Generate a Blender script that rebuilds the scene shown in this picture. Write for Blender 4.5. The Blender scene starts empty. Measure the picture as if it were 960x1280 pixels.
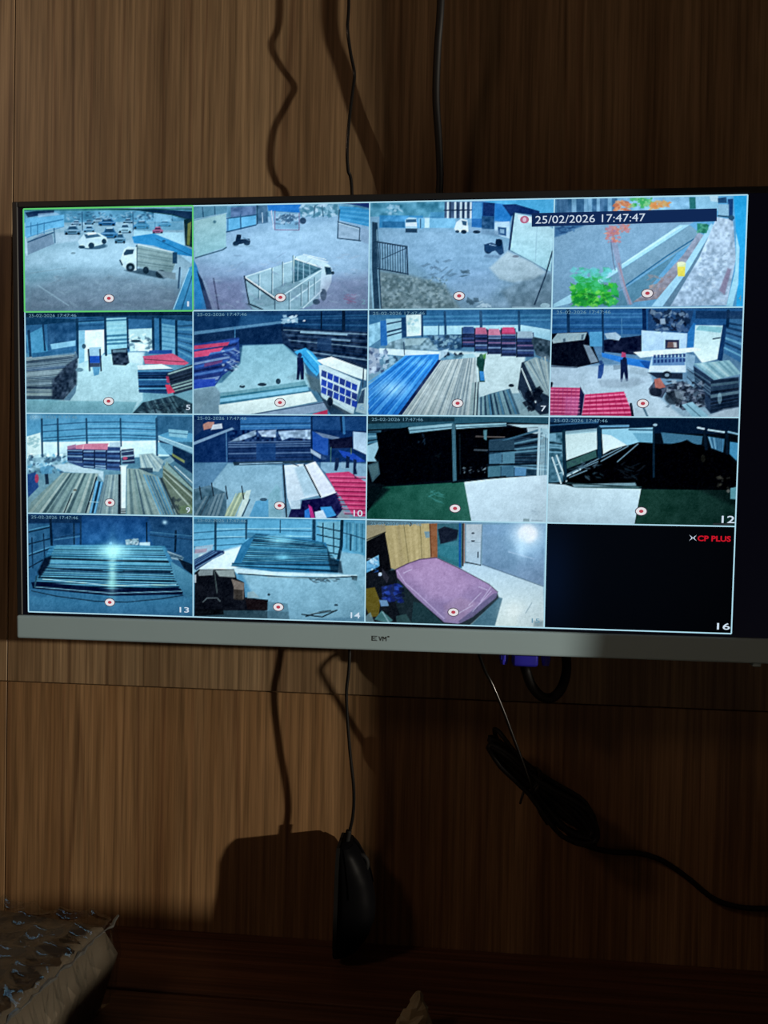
import bpy, bmesh, math, random
import numpy as np
from mathutils import Matrix, Vector

random.seed(7)
rng = np.random.RandomState(11)
scene = bpy.context.scene
COL = scene.collection

# ------------------------------------------------------------------ camera
# wall = plane y 0, x right, z up, origin behind the centre of the picture on the screen
F_PX, PW, PH = 960.0, 960, 1280
CAM = np.array([0.08824077, -0.86196848, -0.08723007])
RW = np.array([[0.9955, -0.0177, 0.0929], [0.0931, 0.0084, -0.9956], [0.0169, 0.9998, 0.0101]])
cd = bpy.data.cameras.new('camera')
cam = bpy.data.objects.new('camera', cd)
COL.objects.link(cam)
cd.sensor_fit = 'VERTICAL'
cd.sensor_height = 24.0
cd.lens = F_PX / PH * 24.0
cd.clip_start = 0.02
rm = Matrix([list(r) for r in RW])
q = rm.to_quaternion()
cam.matrix_world = Matrix.Translation(Vector(CAM)) @ q.to_matrix().to_4x4()
scene.camera = cam
RWq = np.array(q.to_matrix())

# ------------------------------------------------------------------ light and exposure
scene.view_settings.view_transform = 'Standard'
scene.view_settings.look = 'None'
scene.view_settings.gamma = 1.0
scene.view_settings.exposure = 0.0
scene.view_settings.use_curve_mapping = False

world = bpy.data.worlds.new('world')
scene.world = world
world.use_nodes = True
bgn = world.node_tree.nodes['Background']
bgn.inputs[0].default_value = (0.9, 0.62, 0.45, 1)
bgn.inputs[1].default_value = 0.028

LAMP_POS = (3.45, -1.52, 0.10)
ld = bpy.data.lights.new('doorway_lamp', 'POINT')
ld.energy = 540.0
ld.color = (1.0, 0.90, 0.74)
ld.shadow_soft_size = 0.035
lamp = bpy.data.objects.new('doorway_lamp', ld)
lamp.location = LAMP_POS
COL.objects.link(lamp)

ld2 = bpy.data.lights.new('ceiling_lamp', 'POINT')          # weak warm room lamp up behind the viewer's left
ld2.energy = 12.0
ld2.color = (1.0, 0.66, 0.46)
ld2.shadow_soft_size = 0.16
lamp2 = bpy.data.objects.new('ceiling_lamp', ld2)
lamp2.location = (-1.35, -1.35, 1.12)
COL.objects.link(lamp2)

# ------------------------------------------------------------------ helpers
def ray(px, py):
    return RWq @ np.array([(px - PW / 2) / F_PX, (PH / 2 - py) / F_PX, -1.0])

def at(px, py, d):
    """point of the photograph on the plane standing d metres in front of the wall"""
    v = ray(px, py)
    return CAM + (-d - CAM[1]) / v[1] * v

def atz(px, py, z):
    v = ray(px, py)
    return CAM + (z - CAM[2]) / v[2] * v

def lin(c):
    c = np.asarray(c, float) / 255.0
    return np.where(c <= 0.04045, c / 12.92, ((c + 0.055) / 1.055) ** 2.4)

def hx(s):
    return np.array([int(s[i:i + 2], 16) for i in (0, 2, 4)], float)

def obj(name, me, mat=None, parent=None, smooth=False):
    if isinstance(me, bmesh.types.BMesh):
        b = me
        bmesh.ops.recalc_face_normals(b, faces=b.faces[:])
        me = bpy.data.meshes.new(name)
        b.to_mesh(me)
        b.free()
    o = bpy.data.objects.new(name, me)
    COL.objects.link(o)
    if mat is not None:
        me.materials.clear()
        me.materials.append(mat)
    if parent is not None:
        o.parent = parent
    if smooth:
        for p in me.polygons:
            p.use_smooth = True
    return o

def tag(o, label=None, cat=None, group=None, kind=None):
    if label: o['label'] = label
    if cat: o['category'] = cat
    if group: o['group'] = group
    if kind: o['kind'] = kind
    return o

def empty(name, loc):
    o = bpy.data.objects.new(name, None)
    o.empty_display_size = 0.05
    o.location = loc
    COL.objects.link(o)
    return o

def box(bm, x0, x1, y0, y1, z0, z1, bev=0.0, seg=2):
    vs = [bm.verts.new((x, y, z)) for x in (x0, x1) for y in (y0, y1) for z in (z0, z1)]
    fs = [(0, 1, 3, 2), (4, 6, 7, 5), (0, 4, 5, 1), (2, 3, 7, 6), (0, 2, 6, 4), (1, 5, 7, 3)]
    faces = [bm.faces.new([vs[i] for i in f]) for f in fs]
    if bev > 0:
        ed = list({e for f in faces for e in f.edges})
        bmesh.ops.bevel(bm, geom=ed, offset=bev, segments=seg, affect='EDGES', profile=0.5)
    return bm

def catmull(pts, n=8):
    P = [np.array(p, float) for p in pts]
    P = [2 * P[0] - P[1]] + P + [2 * P[-1] - P[-2]]
    out = []
    for i in range(1, len(P) - 2):
        for k in range(n):
            t = k / n
            a, b, c, d = P[i - 1], P[i], P[i + 1], P[i + 2]
            out.append(0.5 * (2 * b + (c - a) * t + (2 * a - 5 * b + 4 * c - d) * t * t + (3 * b - a - 3 * c + d) * t ** 3))
    out.append(P[-2])
    return out

def tube(bm, pts, r, seg=8, closed=False):
    """round tube swept along a list of points; r a number or one per point"""
    pts = [Vector(p) for p in pts]
    n = len(pts)
    rs = [r] * n if not hasattr(r, '__len__') else r
    rings = []
    up = None
    for i, p in enumerate(pts):
        if closed:
            t = pts[(i + 1) % n] - pts[i - 1]
        else:
            t = pts[min(i + 1, n - 1)] - pts[max(i - 1, 0)]
        t.normalize()
        if up is None:
            up = t.orthogonal().normalized()
        else:
            up = (up - t * up.dot(t)).normalized()
        w = t.cross(up)
        rings.append([bm.verts.new(p + (up * math.cos(2 * math.pi * k / seg) + w * math.sin(2 * math.pi * k / seg)) * rs[i]) for k in range(seg)])
    for i in range(n - (0 if closed else 1)):
        a, b = rings[i], rings[(i + 1) % n]
        for k in range(seg):
            bm.faces.new((a[k], a[(k + 1) % seg], b[(k + 1) % seg], b[k]))
    if not closed:
        bm.faces.new(rings[0][::-1])
        bm.faces.new(rings[-1])
    return bm

def mat_new(name):
    m = bpy.data.materials.new(name)
    m.use_nodes = True
    nt = m.node_tree
    b = nt.nodes['Principled BSDF']
    return m, nt, b

def mat_plain(name, c, rough=0.5, spec=0.5, var=0.12, scale=40.0, metal=0.0, bump=0.0):
    """colour with a faint procedural mottling"""
    m, nt, b = mat_new(name)
    tc = nt.nodes.new('ShaderNodeTexCoord')
    n = nt.nodes.new('ShaderNodeTexNoise')
    n.inputs['Scale'].default_value = scale
    n.inputs['Detail'].default_value = 4
    nt.links.new(tc.outputs['Object'], n.inputs['Vector'])
    mx = nt.nodes.new('ShaderNodeMix')
    mx.data_type = 'RGBA'
    nt.links.new(n.outputs['Fac'], mx.inputs['Factor'])
    mx.inputs['A'].default_value = (*[x * (1 - var) for x in c], 1)
    mx.inputs['B'].default_value = (*[min(1, x * (1 + var)) for x in c], 1)
    nt.links.new(mx.outputs['Result'], b.inputs['Base Color'])
    b.inputs['Roughness'].default_value = rough
    b.inputs['Specular IOR Level'].default_value = spec
    b.inputs['Metallic'].default_value = metal
    if bump > 0:
        bp = nt.nodes.new('ShaderNodeBump')
        bp.inputs['Strength'].default_value = bump
        bp.inputs['Distance'].default_value = 0.001
        nt.links.new(n.outputs['Fac'], bp.inputs['Height'])
        nt.links.new(bp.outputs['Normal'], b.inputs['Normal'])
    return m

def mat_wood(name, light, dark, off=(0, 0, 0), horiz=False, rough=0.42, red=(0.10, 0.04, 0.02)):
    """laminate with long grain: broad bands, dark figure lines, fine pores"""
    m, nt, b = mat_new(name)
    N, L = nt.nodes.new, nt.links.new
    tc = N('ShaderNodeTexCoord')
    def noise(sc, scale, detail, rough_=0.55, dist=0.0):
        mp = N('ShaderNodeMapping')
        mp.inputs['Location'].default_value = off
        mp.inputs['Scale'].default_value = sc
        L(tc.outputs['Object'], mp.inputs['Vector'])
        n = N('ShaderNodeTexNoise')
        n.inputs['Scale'].default_value = scale
        n.inputs['Detail'].default_value = detail
        n.inputs['Roughness'].default_value = rough_
        n.inputs['Distortion'].default_value = dist
        L(mp.outputs['Vector'], n.inputs['Vector'])
        return n.outputs['Fac']
    ax = (0.06, 1, 1) if horiz else (1, 1, 0.06)
    ax2 = (0.02, 1, 1) if horiz else (1, 1, 0.02)
    broad = noise(ax, 11, 3, 0.5, 0.6)
    mid = noise(ax2, 75, 4, 0.65, 0.05)
    fine = noise(ax2, 190, 3, 0.7, 0.1)
    lines = noise(ax2, 15, 2, 0.4, 0.5)
    def ramp(src, a, bb):
        r = N('ShaderNodeMapRange')
        r.inputs['From Min'].default_value = a
        r.inputs['From Max'].default_value = bb
        L(src, r.inputs['Value'])
        return r.outputs['Result']
    def mix(f, A, B, mode='MIX'):
        x = N('ShaderNodeMix'); x.data_type = 'RGBA'; x.blend_type = mode
        if hasattr(f, 'links'): L(f, x.inputs['Factor'])
        else: x.inputs['Factor'].default_value = f
        for s, v in (('A', A), ('B', B)):
            if hasattr(v, 'links'): L(v, x.inputs[s])
            else: x.inputs[s].default_value = (*v, 1)
        return x.outputs['Result']
    def math_(op, a, v):
        x = N('ShaderNodeMath'); x.operation = op
        L(a, x.inputs[0])
        if hasattr(v, 'links'): L(v, x.inputs[1])
        else: x.inputs[1].default_value = v
        return x.outputs[0]
    c = mix(ramp(broad, 0.32, 0.68), dark, light)
    c = mix(math_('MULTIPLY', ramp(mid, 0.40, 0.68), 0.75), c, dark)
    # narrow dark figure lines where the 'lines' field crosses one half
    d = math_('ABSOLUTE', math_('SUBTRACT', lines, 0.5), 0.0)
    c = mix(math_('MULTIPLY', ramp(d, 0.018, 0.0), 0.45), c, red)
    f2 = ramp(fine, 0.34, 0.64)
    c = mix(0.62, c, mix(f2, (0.15, 0.15, 0.15), (1.0, 1.0, 1.0)), 'MULTIPLY')
    L(c, b.inputs['Base Color'])
    b.inputs['Roughness'].default_value = rough
    b.inputs['Specular IOR Level'].default_value = 0.3
    bp = N('ShaderNodeBump')
    bp.inputs['Strength'].default_value = 0.08
    bp.inputs['Distance'].default_value = 0.0006
    L(f2, bp.inputs['Height'])
    L(bp.outputs['Normal'], b.inputs['Normal'])
    return m

def mat_glow(name, srgb, strength=1.0):
    """flat lit print on the display"""
    m, nt, b = mat_new(name)
    b.inputs['Base Color'].default_value = (0, 0, 0, 1)
    b.inputs['Specular IOR Level'].default_value = 0.0
    c = lin(srgb)
    b.inputs['Emission Color'].default_value = (*c, 1)
    b.inputs['Emission Strength'].default_value = strength
    m.cycles.emission_sampling = 'NONE'
    return m

# ------------------------------------------------------------------ the room
M_up = [mat_wood('laminate_upper_a', (0.40, 0.275, 0.155), (0.20, 0.125, 0.066), (3.1, 0, 1.7)),
        mat_wood('laminate_upper_b', (0.40, 0.275, 0.155), (0.20, 0.125, 0.066), (9.4, 2, 5.2))]
M_lo = [mat_wood('laminate_lower_a', (0.42, 0.255, 0.125), (0.21, 0.112, 0.048), (17.7, 4, 2.2)),
        mat_wood('laminate_lower_b', (0.42, 0.255, 0.125), (0.21, 0.112, 0.048), (23.3, 1, 8.9))]  # greyer upper, redder lower: camera flare tint put into the laminate colours
M_gap = mat_plain('joint_dark', (0.02, 0.012, 0.008), 0.9)
M_desk = mat_wood('desk_laminate', (0.17, 0.075, 0.04), (0.085, 0.035, 0.018), (4, 0, 0), horiz=True, rough=0.5, red=(0.06, 0.02, 0.01))
M_paint = mat_plain('side_wall_paint', (0.42, 0.36, 0.28), 0.8, 0.2)
M_floor = mat_plain('floor_tile', (0.20, 0.17, 0.14), 0.5, 0.3, scale=6)

DESK_Z = -0.585
FLOOR_Z = -1.32
CEIL_Z = 1.45
SEAM_Z = at(95, 855, 0)[2]
SEAM_X = at(13, 500, 0)[0]

bm = bmesh.new()
box(bm, -1.9, 1.9, 0.006, 0.06, FLOOR_Z, CEIL_Z)
wall = tag(obj('wall_back', bm, M_gap), 'brown wood laminate panelled wall behind the television', None, None, 'structure')
G = 0.0005
xs = [-1.9, SEAM_X - 0.60, SEAM_X, SEAM_X + 1.22, 1.9]
k = 0
for i in range(4):
    for (z0, z1) in ((SEAM_Z, CEIL_Z), (FLOOR_Z, SEAM_Z)):
        bm = bmesh.new()
        box(bm, xs[i] + G, xs[i + 1] - G, 0.0, 0.0058, z0 + G, z1 - G, 0.0006, 1)
        obj('panel', bm, (M_up if z0 > -1 else M_lo)[i % 2], wall)
        k += 1

# the return of the wall at the right; the lamp shines past its end through the doorway
EDGE_D = 0.40
EDGE_X = -0.012 + 2.257 * EDGE_D
bm = bmesh.new()
box(bm, EDGE_X, EDGE_X + 0.11, -EDGE_D, 0.0, FLOOR_Z, CEIL_Z)
tag(obj('wall_right', bm, M_paint), 'short return wall beside the doorway', None, None, 'structure')
bm = bmesh.new()
box(bm, 0.89, 1.75, -0.62, -0.50, FLOOR_Z, -0.342)  # added out of view to shade the desk and parcel side from the lamp
tag(obj('low_light_blocker', bm, M_paint), 'unseen half height block added to keep low lamp light off the desk', None, None, 'structure')
bm = bmesh.new()
box(bm, -1.9, 4.6, -3.4, 0.06, FLOOR_Z - 0.05, FLOOR_Z)
tag(obj('floor', bm, M_floor), 'dark tiled floor', None, None, 'structure')

# ------------------------------------------------------------------ desk under the television
desk = tag(empty('desk', (0, -0.24, FLOOR_Z)), 'reddish brown wooden desk top against the panelled wall', 'desk')
def child(name, bm, mat, parent, smooth=False, world_=True):
    """mesh written in world coordinates, hung under a parent"""
    o = obj(name, bm, mat, parent, smooth)
    if world_:
        o.matrix_parent_inverse = Matrix.Translation(parent.location).inverted() if parent.parent is None else Matrix.Identity(4)
    return o
seam_y = atz(300, 1246, DESK_Z)[1]
bm = bmesh.new(); box(bm, -1.0, 0.86, seam_y + 0.0006, -0.0004, DESK_Z - 0.022, DESK_Z, 0.0012, 2)
child('board', bm, M_desk, desk)
bm = bmesh.new(); box(bm, -1.0, 0.86, -0.50, seam_y - 0.0006, DESK_Z - 0.022, DESK_Z - 0.0018, 0.0012, 2)
child('board', bm, M_desk, desk)
for x in (-0.98, 0.82):
    bm = bmesh.new(); box(bm, x, x + 0.022, -0.48, -0.01, FLOOR_Z, DESK_Z - 0.0225)
    child('side_panel', bm, M_desk, desk)
bm = bmesh.new(); box(bm, -0.957, 0.819, -0.06, -0.042, FLOOR_Z + 0.25, DESK_Z - 0.0225)
child('back_panel', bm, M_desk, desk)
# ------------------------------------------------------------------ television
TILT = math.radians(2.5)
SW = 0.705
SH = SW * 0.5827
ct, st = math.cos(TILT), math.sin(TILT)
TVM = np.array([[1, 0, 0], [0, -st, -ct], [0, ct, -st]])   # columns: right, up, towards the viewer
TVO = np.array([0, -0.11, 0.0])

def tvp(px, py, z=0.0):
    """photograph point -> television coordinates on its front plane (z metres proud)"""
    v = TVM.T @ ray(px, py)
    o = TVM.T @ (CAM - TVO)
    k = (z - o[2]) / v[2]
    p = o + k * v
    return p[0], p[1]

M_screen, nt_, b_ = mat_new('display_glass')
b_.inputs['Base Color'].default_value = (0.004, 0.004, 0.005, 1)
b_.inputs['Roughness'].default_value = 0.25
b_.inputs['Specular IOR Level'].default_value = 0.25
b_.inputs['Emission Color'].default_value = (*lin((3, 4, 11)), 1)     # backlight leaking through black
b_.inputs['Emission Strength'].default_value = 1.0
M_screen.cycles.emission_sampling = 'NONE'
M_bezel = mat_plain('bezel_black', (0.012, 0.014, 0.017), 0.45, 0.4)
M_back = mat_plain('housing_black', (0.02, 0.02, 0.02), 0.6, 0.3)
M_chin = mat_plain('chin_silver_grey', (0.335, 0.475, 0.54), 0.5, 0.4, var=0.04, scale=15)
M_ink = mat_plain('logo_ink', (0.012, 0.014, 0.016), 0.5)
M_steel = mat_plain('bracket_steel', (0.05, 0.05, 0.05), 0.5, 0.5, metal=0.6)

L_X = tvp(18.5, 500)[0]                      # left edge of the set
R_X = 0.402
T_Y = tvp(300, 246.5)[1]
CH_T = tvp(300, 778.0, 0.003)[1]
CH_B = tvp(300, 807.5, 0.003)[1]
tv = tag(empty('television', (0, 0, 0)), 'wall mounted television with grey chin showing sixteen camera views', 'television')
base = np.array([0.0, CH_B, 0.0])
tv.matrix_world = Matrix([[*TVM[0], 0], [*TVM[1], 0], [*TVM[2], 0], [0, 0, 0, 1]])
tv.location = TVO + TVM @ base
tv.rotation_mode = 'QUATERNION'
tv.rotation_quaternion = Matrix([list(r) for r in TVM]).to_quaternion()
tv.location = TVO + TVM @ base
OFF = Vector((0, -CH_B, 0))
def tvchild(name, bm, mat, parent=tv, smooth=False):
    bmesh.ops.translate(bm, verts=bm.verts[:], vec=OFF)
    return obj(name, bm, mat, parent, smooth)

BZ = 0.0085                                   # width of the black rim
bm = bmesh.new()
box(bm, L_X, R_X, CH_T - 0.004, T_Y, -0.012, -0.0012, 0.002, 2)
tvchild('bezel', bm, M_bezel)
bm = bmesh.new()
t = 0.006
box(bm, L_X, L_X + t, CH_T, T_Y, -0.0015, 0.0012, 0.0008, 1)
box(bm, R_X - t, R_X, CH_T, T_Y, -0.0015, 0.0012, 0.0008, 1)
box(bm, L_X + t, R_X - t, T_Y - t, T_Y, -0.0015, 0.0012, 0.0008, 1)
tvchild('rim', bm, M_bezel)
bm = bmesh.new()
box(bm, L_X + t, R_X - t, CH_T + 0.0005, T_Y - t, -0.0012, 0.0)
screen = tvchild('screen', bm, M_screen)
screen['label'] = 'lit black display divided into a grid of camera pictures'
bm = bmesh.new()
box(bm, L_X, R_X, CH_B, CH_T, -0.014, 0.003, 0.0022, 3)
chin = tvchild('chin', bm, M_chin)
chin['label'] = 'silver grey lower bezel strip'
bm = bmesh.new()
box(bm, L_X + 0.05, R_X - 0.05, CH_B + 0.015, 0.14, -0.058, -0.012, 0.008, 2)
tvchild('housing', bm, M_back)
bm = bmesh.new()
box(bm, -0.10, 0.14, -0.11, 0.11, -0.104, -0.100)
box(bm, -0.09, -0.06, -0.12, 0.12, -0.100, -0.058)
box(bm, 0.10, 0.13, -0.12, 0.12, -0.100, -0.058)
tvchild('wall_bracket', bm, M_steel)

# ---- flat pictures on the display, worked out vertex by vertex
CORN = {(0,0):(29.5,260.5),(1,0):(242.8,257.6),(2,0):(461.4,255.8),(3,0):(690,249),(4,0):(934.6,240.8),
(0,1):(30.5,388),(1,1):(242.8,389.4),(2,1):(461.2,389.6),(3,1):(689,386.6),(4,1):(929.4,382.7),
(0,2):(31.2,516),(1,2):(243.7,518),(2,2):(460,520.2),(3,2):(684.5,522.5),(4,2):(925.1,520.8),
(0,3):(32.5,641.3),(1,3):(244.3,645),(2,3):(458.3,648.3),(3,3):(681.3,653.8),(4,3):(919.7,659.1),
(0,4):(34.3,765),(1,4):(245,770),(2,4):(458,775),(3,4):(678,783.8),(4,4):(915.6,794.9)}

def homog(src, dst):
    A = []; B = []
    for (x, y), (u, v) in zip(src, dst):
        A.append([x, y, 1, 0, 0, 0, -u * x, -u * y]); B.append(u)
        A.append([0, 0, 0, x, y, 1, -v * x, -v * y]); B.append(v)
    h = np.linalg.solve(np.array(A, float), np.array(B, float))
    return np.append(h, 1).reshape(3, 3)

def happ(H, x, y):
    w = H[2, 0] * x + H[2, 1] * y + H[2, 2]
    return (H[0, 0] * x + H[0, 1] * y + H[0, 2]) / w, (H[1, 0] * x + H[1, 1] * y + H[1, 2]) / w

class Pic:
    """a camera picture; shapes are given in the coordinates of its own enlarged view"""
    SS = 2
    def __init__(s, i, j, x0, y0, sc):
        s.i, s.j, s.x0, s.y0, s.sc = i, j, x0, y0, sc
        q = [CORN[i, j], CORN[i + 1, j], CORN[i + 1, j + 1], CORN[i, j + 1]]
        q = [((x - x0) * sc, (y - y0) * sc) for x, y in q]
        s.H = homog([(0, 0), (1, 0), (1, 1), (0, 1)], q)
        s.Hi = np.linalg.inv(s.H)
        s.nx = int(abs(q[1][0] - q[0][0]) / sc) + 1
        s.ny = int(abs(q[3][1] - q[0][1]) / sc) + 1
        u = (np.arange(s.nx * s.SS) + 0.5) / (s.nx * s.SS)
        v = (np.arange(s.ny * s.SS) + 0.5) / (s.ny * s.SS)
        U, V = np.meshgrid(u, v)
        s.X, s.Y = happ(s.H, U, V)
        s.U, s.V = U, V
        s.img = np.zeros(U.shape + (3,))
    def base(s, *c):
        c = [hx(x) for x in c]
        if len(c) == 1: c = c * 4
        if len(c) == 2: c = [c[0], c[0], c[1], c[1]]
        U, V = s.U[..., None], s.V[..., None]
        s.img = (c[0] * (1 - U) + c[1] * U) * (1 - V) + (c[2] * (1 - U) + c[3] * U) * V
    def _cut(s, x0, x1, y0, y1):
        m = (s.X >= x0) & (s.X <= x1) & (s.Y >= y0) & (s.Y <= y1)
        r = np.where(m.any(1))[0]; c = np.where(m.any(0))[0]
        if len(r) == 0 or len(c) == 0: return None
        return slice(r[0], r[-1] + 1), slice(c[0], c[-1] + 1)
    def mask(s, pts, soft=4.0):
        P = np.array(pts, float).reshape(-1, 2)
        k = s._cut(P[:, 0].min() - soft, P[:, 0].max() + soft, P[:, 1].min() - soft, P[:, 1].max() + soft)
        if k is None: return None, None
        X, Y = s.X[k], s.Y[k]
        ins = np.zeros(X.shape, bool); d2 = np.full(X.shape, 1e9)
        for a, b in zip(P, np.roll(P, -1, 0)):
            e = b - a; L2 = (e ** 2).sum() + 1e-9
            tt = np.clip(((X - a[0]) * e[0] + (Y - a[1]) * e[1]) / L2, 0, 1)
            d2 = np.minimum(d2, (X - a[0] - tt * e[0]) ** 2 + (Y - a[1] - tt * e[1]) ** 2)
            if abs(e[1]) > 1e-9:
                cr = ((a[1] <= Y) != (b[1] <= Y)) & (X < a[0] + (Y - a[1]) * e[0] / e[1])
                ins ^= cr
        sd = np.sqrt(d2) * np.where(ins, 1, -1)
        return k, np.clip(sd / soft + 0.5, 0, 1)
    def _mix(s, k, m, c, a):
        m = (m * a)[..., None]
        s.img[k] = s.img[k] * (1 - m) + c * m
    def p(s, c, pts, a=1.0, soft=4.0):
        k, m = s.mask(pts, soft)
        if k is None: return
        if isinstance(c, tuple):                       # (first, second, 'v' or 'h')
            c0, c1, ax = hx(c[0]), hx(c[1]), c[2]
            P = np.array(pts, float).reshape(-1, 2)
            Z, n = (s.Y[k], 1) if ax == 'v' else (s.X[k], 0)
            t_ = np.clip((Z - P[:, n].min()) / (np.ptp(P[:, n]) + 1e-6), 0, 1)[..., None]
            c = c0 * (1 - t_) + c1 * t_
        else:
            c = hx(c)
        s._mix(k, m, c, a)
    def r(s, c, x0, y0, x1, y1, a=1.0, soft=4.0):
        s.p(c, (x0, y0, x1, y0, x1, y1, x0, y1), a, soft)
    def l(s, c, w, pts, a=1.0, soft=3.0):
        P = np.array(pts, float).reshape(-1, 2)
        g = w / 2 + soft
        k = s._cut(P[:, 0].min() - g, P[:, 0].max() + g, P[:, 1].min() - g, P[:, 1].max() + g)
        if k is None: return
        X, Y = s.X[k], s.Y[k]; d2 = np.full(X.shape, 1e9)
        for A, B in zip(P[:-1], P[1:]):
            e = B - A; L2 = (e ** 2).sum() + 1e-9
            tt = np.clip(((X - A[0]) * e[0] + (Y - A[1]) * e[1]) / L2, 0, 1)
            d2 = np.minimum(d2, (X - A[0] - tt * e[0]) ** 2 + (Y - A[1] - tt * e[1]) ** 2)
        s._mix(k, np.clip((w / 2 - np.sqrt(d2)) / soft + 0.5, 0, 1), hx(c), a)
    def e(s, c, cx, cy, rx, ry, a=1.0, soft=0.25):
        k = s._cut(cx - rx * 1.5, cx + rx * 1.5, cy - ry * 1.5, cy + ry * 1.5)
        if k is None: return
        d = np.sqrt(((s.X[k] - cx) / rx) ** 2 + ((s.Y[k] - cy) / ry) ** 2)
        s._mix(k, np.clip((1 - d) / soft + 0.5, 0, 1), hx(c), a)
    def glow(s, c, cx, cy, rx, ry, a=1.0):
        d2 = ((s.X - cx) / rx) ** 2 + ((s.Y - cy) / ry) ** 2
        s._mix((slice(None), slice(None)), np.exp(-d2), hx(c), a)
    def hatch(s, cols, A, B, C, D, n, w=None, a=1.0, jit=0.25):
        """n strips running from edge A-B to edge D-C"""
        A, B, C, D = [np.array(x, float) for x in (A, B, C, D)]
        for i in range(n):
            t0 = (i + (rng.rand() - .5) * jit) / n; t1 = (i + 1 + (rng.rand() - .5) * jit) / n
            if w: t1 = t0 + w * (t1 - t0)
            c = cols[i % len(cols)] if rng.rand() > .3 else cols[rng.randint(len(cols))]
            q = [A + (B - A) * t0, A + (B - A) * t1, D + (C - D) * t1, D + (C - D) * t0]
            s.p(c, np.array(q).ravel(), a, 3.0)
    def noise(s, amp, cell, pts=None, cy=None, tint=(1, 1, 1), seed=None):
        """blotchy variation of brightness, cell = size of a blotch"""
        cy = cy or cell
        x = (s.X - s.X.min()) / cell; y = (s.Y - s.Y.min()) / cy
        g = rng.rand(int(y.max()) + 3, int(x.max()) + 3) - .5
        ix, iy = x.astype(int), y.astype(int)
        fx, fy = x - ix, y - iy
        fx = fx * fx * (3 - 2 * fx); fy = fy * fy * (3 - 2 * fy)
        v = (g[iy, ix] * (1 - fx) + g[iy, ix + 1] * fx) * (1 - fy) + (g[iy + 1, ix] * (1 - fx) + g[iy + 1, ix + 1] * fx) * fy
        if pts is not None:
            k, m = s.mask(pts, 8.0)
            if k is None: return
            s.img[k] += (v[k] * m * 2 * amp)[..., None] * np.array(tint)
        else:
            s.img += (v * 2 * amp)[..., None] * np.array(tint)
    def dabs(s, cols, x0, y0, x1, y1, n, rx, ry, a=0.8):
        for _ in range(int(n * 1.3)):
            cx, cy = x0 + rng.rand() * (x1 - x0), y0 + rng.rand() * (y1 - y0)
            w, h, an = rx * (.4 + .9 * rng.rand()), ry * (.35 + .8 * rng.rand()), (rng.rand() - .5) * 1.5
            c_, s_ = math.cos(an), math.sin(an)
            q_ = [(-w, -h * .6), (w * .5, -h), (w, h * .4), (-w * .4, h)]
            s.p(cols[rng.randint(len(cols))], [v for a_, b_ in q_ for v in (cx + a_ * c_ - b_ * s_, cy + a_ * s_ + b_ * c_)], a, 4.0)
    def car(s, x, y, w, h, c, roof='b9def0', glass='1f4a68'):
        """parked car seen from the front corner; x, y the middle, w, h its half size"""
        s.p('1b3f58', (x - w, y + h * .75, x + w, y + h * .75, x + w * .9, y + h * 1.05, x - w * .9, y + h * 1.05), .8)
        s.p(c, (x - w, y + h * .1, x - w * .62, y - h * .1, x - w * .4, y - h * .85, x + w * .45, y - h * .9, x + w * .72, y - h * .1, x + w, y + h * .15, x + w * .95, y + h * .85, x - w * .95, y + h * .85))
        s.p(glass, (x - w * .52, y - h * .1, x - w * .34, y - h * .7, x + w * .38, y - h * .74, x + w * .58, y - h * .1), .9, 3)
        s.p(roof, (x - w * .36, y - h * .88, x + w * .4, y - h * .94, x + w * .42, y - h * .72, x - w * .34, y - h * .68), .9, 3)
        s.l(roof, 3, (x - w * .9, y + h * .12, x + w * .9, y + h * .14), .7)
        s.r('12303f', x - w * .5, y + h * .35, x + w * .45, y + h * .6, .6, 3)
        s.e('10283a', x - w * .72, y + h * .8, w * .16, h * .3); s.e('10283a', x + w * .72, y + h * .8, w * .16, h * .3)
    def loc(s, X, Y):
        """enlarged-view point -> television coordinates"""
        u, v = happ(s.Hi, X, Y)
        return ((s.i + u) / 4 - .5) * SW, (.5 - (s.j + v) / 4) * SH
    def finish(s, label, mat):
        im = np.clip(s.img, 0, 255)
        n = s.SS
        im = im.reshape(s.ny, n, s.nx, n, 3).mean((1, 3))
        sat, gam, gain, tint = LOOK[s.j * 4 + s.i + 1]
        vg = 1 - .16 * ((s.U - .5) ** 2 + (s.V - .5) ** 2) * 2       # lens fall-off of the little cameras
        vg = vg.reshape(s.ny, n, s.nx, n).mean((1, 3))[..., None]
        def blur(q_):
            pd = np.pad(q_, ((1, 1), (1, 1), (0, 0)), 'edge')
            return (pd[1:-1, 1:-1] * 2 + pd[:-2, 1:-1] + pd[2:, 1:-1] + pd[1:-1, :-2] + pd[1:-1, 2:]) / 6
        im = im + .5 * (im - blur(blur(blur(im))))                 # the sharpening of surveillance video
        im = np.clip(im, 0, 255)
        gy_ = im.mean(2, keepdims=True)
        im = gy_ + (im - gy_) * sat
        im = 255 * (np.clip(im, 0, 255) / 255) ** gam * gain * vg
        if s.i + s.j < 6:
            im = (im - 105) * 1.08 + 104 + rng.randn(s.ny, s.nx, 1) * 4 + blur(rng.randn(s.ny, s.nx, 1)) * 4.5 * (.35 + im.mean(2, keepdims=True) / 255)
        im = np.clip(im * np.array(tint), 0, 255)
        col = lin(im)
        u = (np.arange(s.nx)) / (s.nx - 1); v = np.arange(s.ny) / (s.ny - 1)
        U, V = np.meshgrid(u, v)
        xy = np.zeros((s.nx * s.ny, 3), np.float32)
        xy[:, 0] = (((s.i + U) / 4 - .5) * SW).ravel()
        xy[:, 1] = ((.5 - (s.j + V) / 4) * SH).ravel() + OFF.y
        xy[:, 2] = 0.0002
        idx = np.arange(s.nx * s.ny).reshape(s.ny, s.nx)
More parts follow.
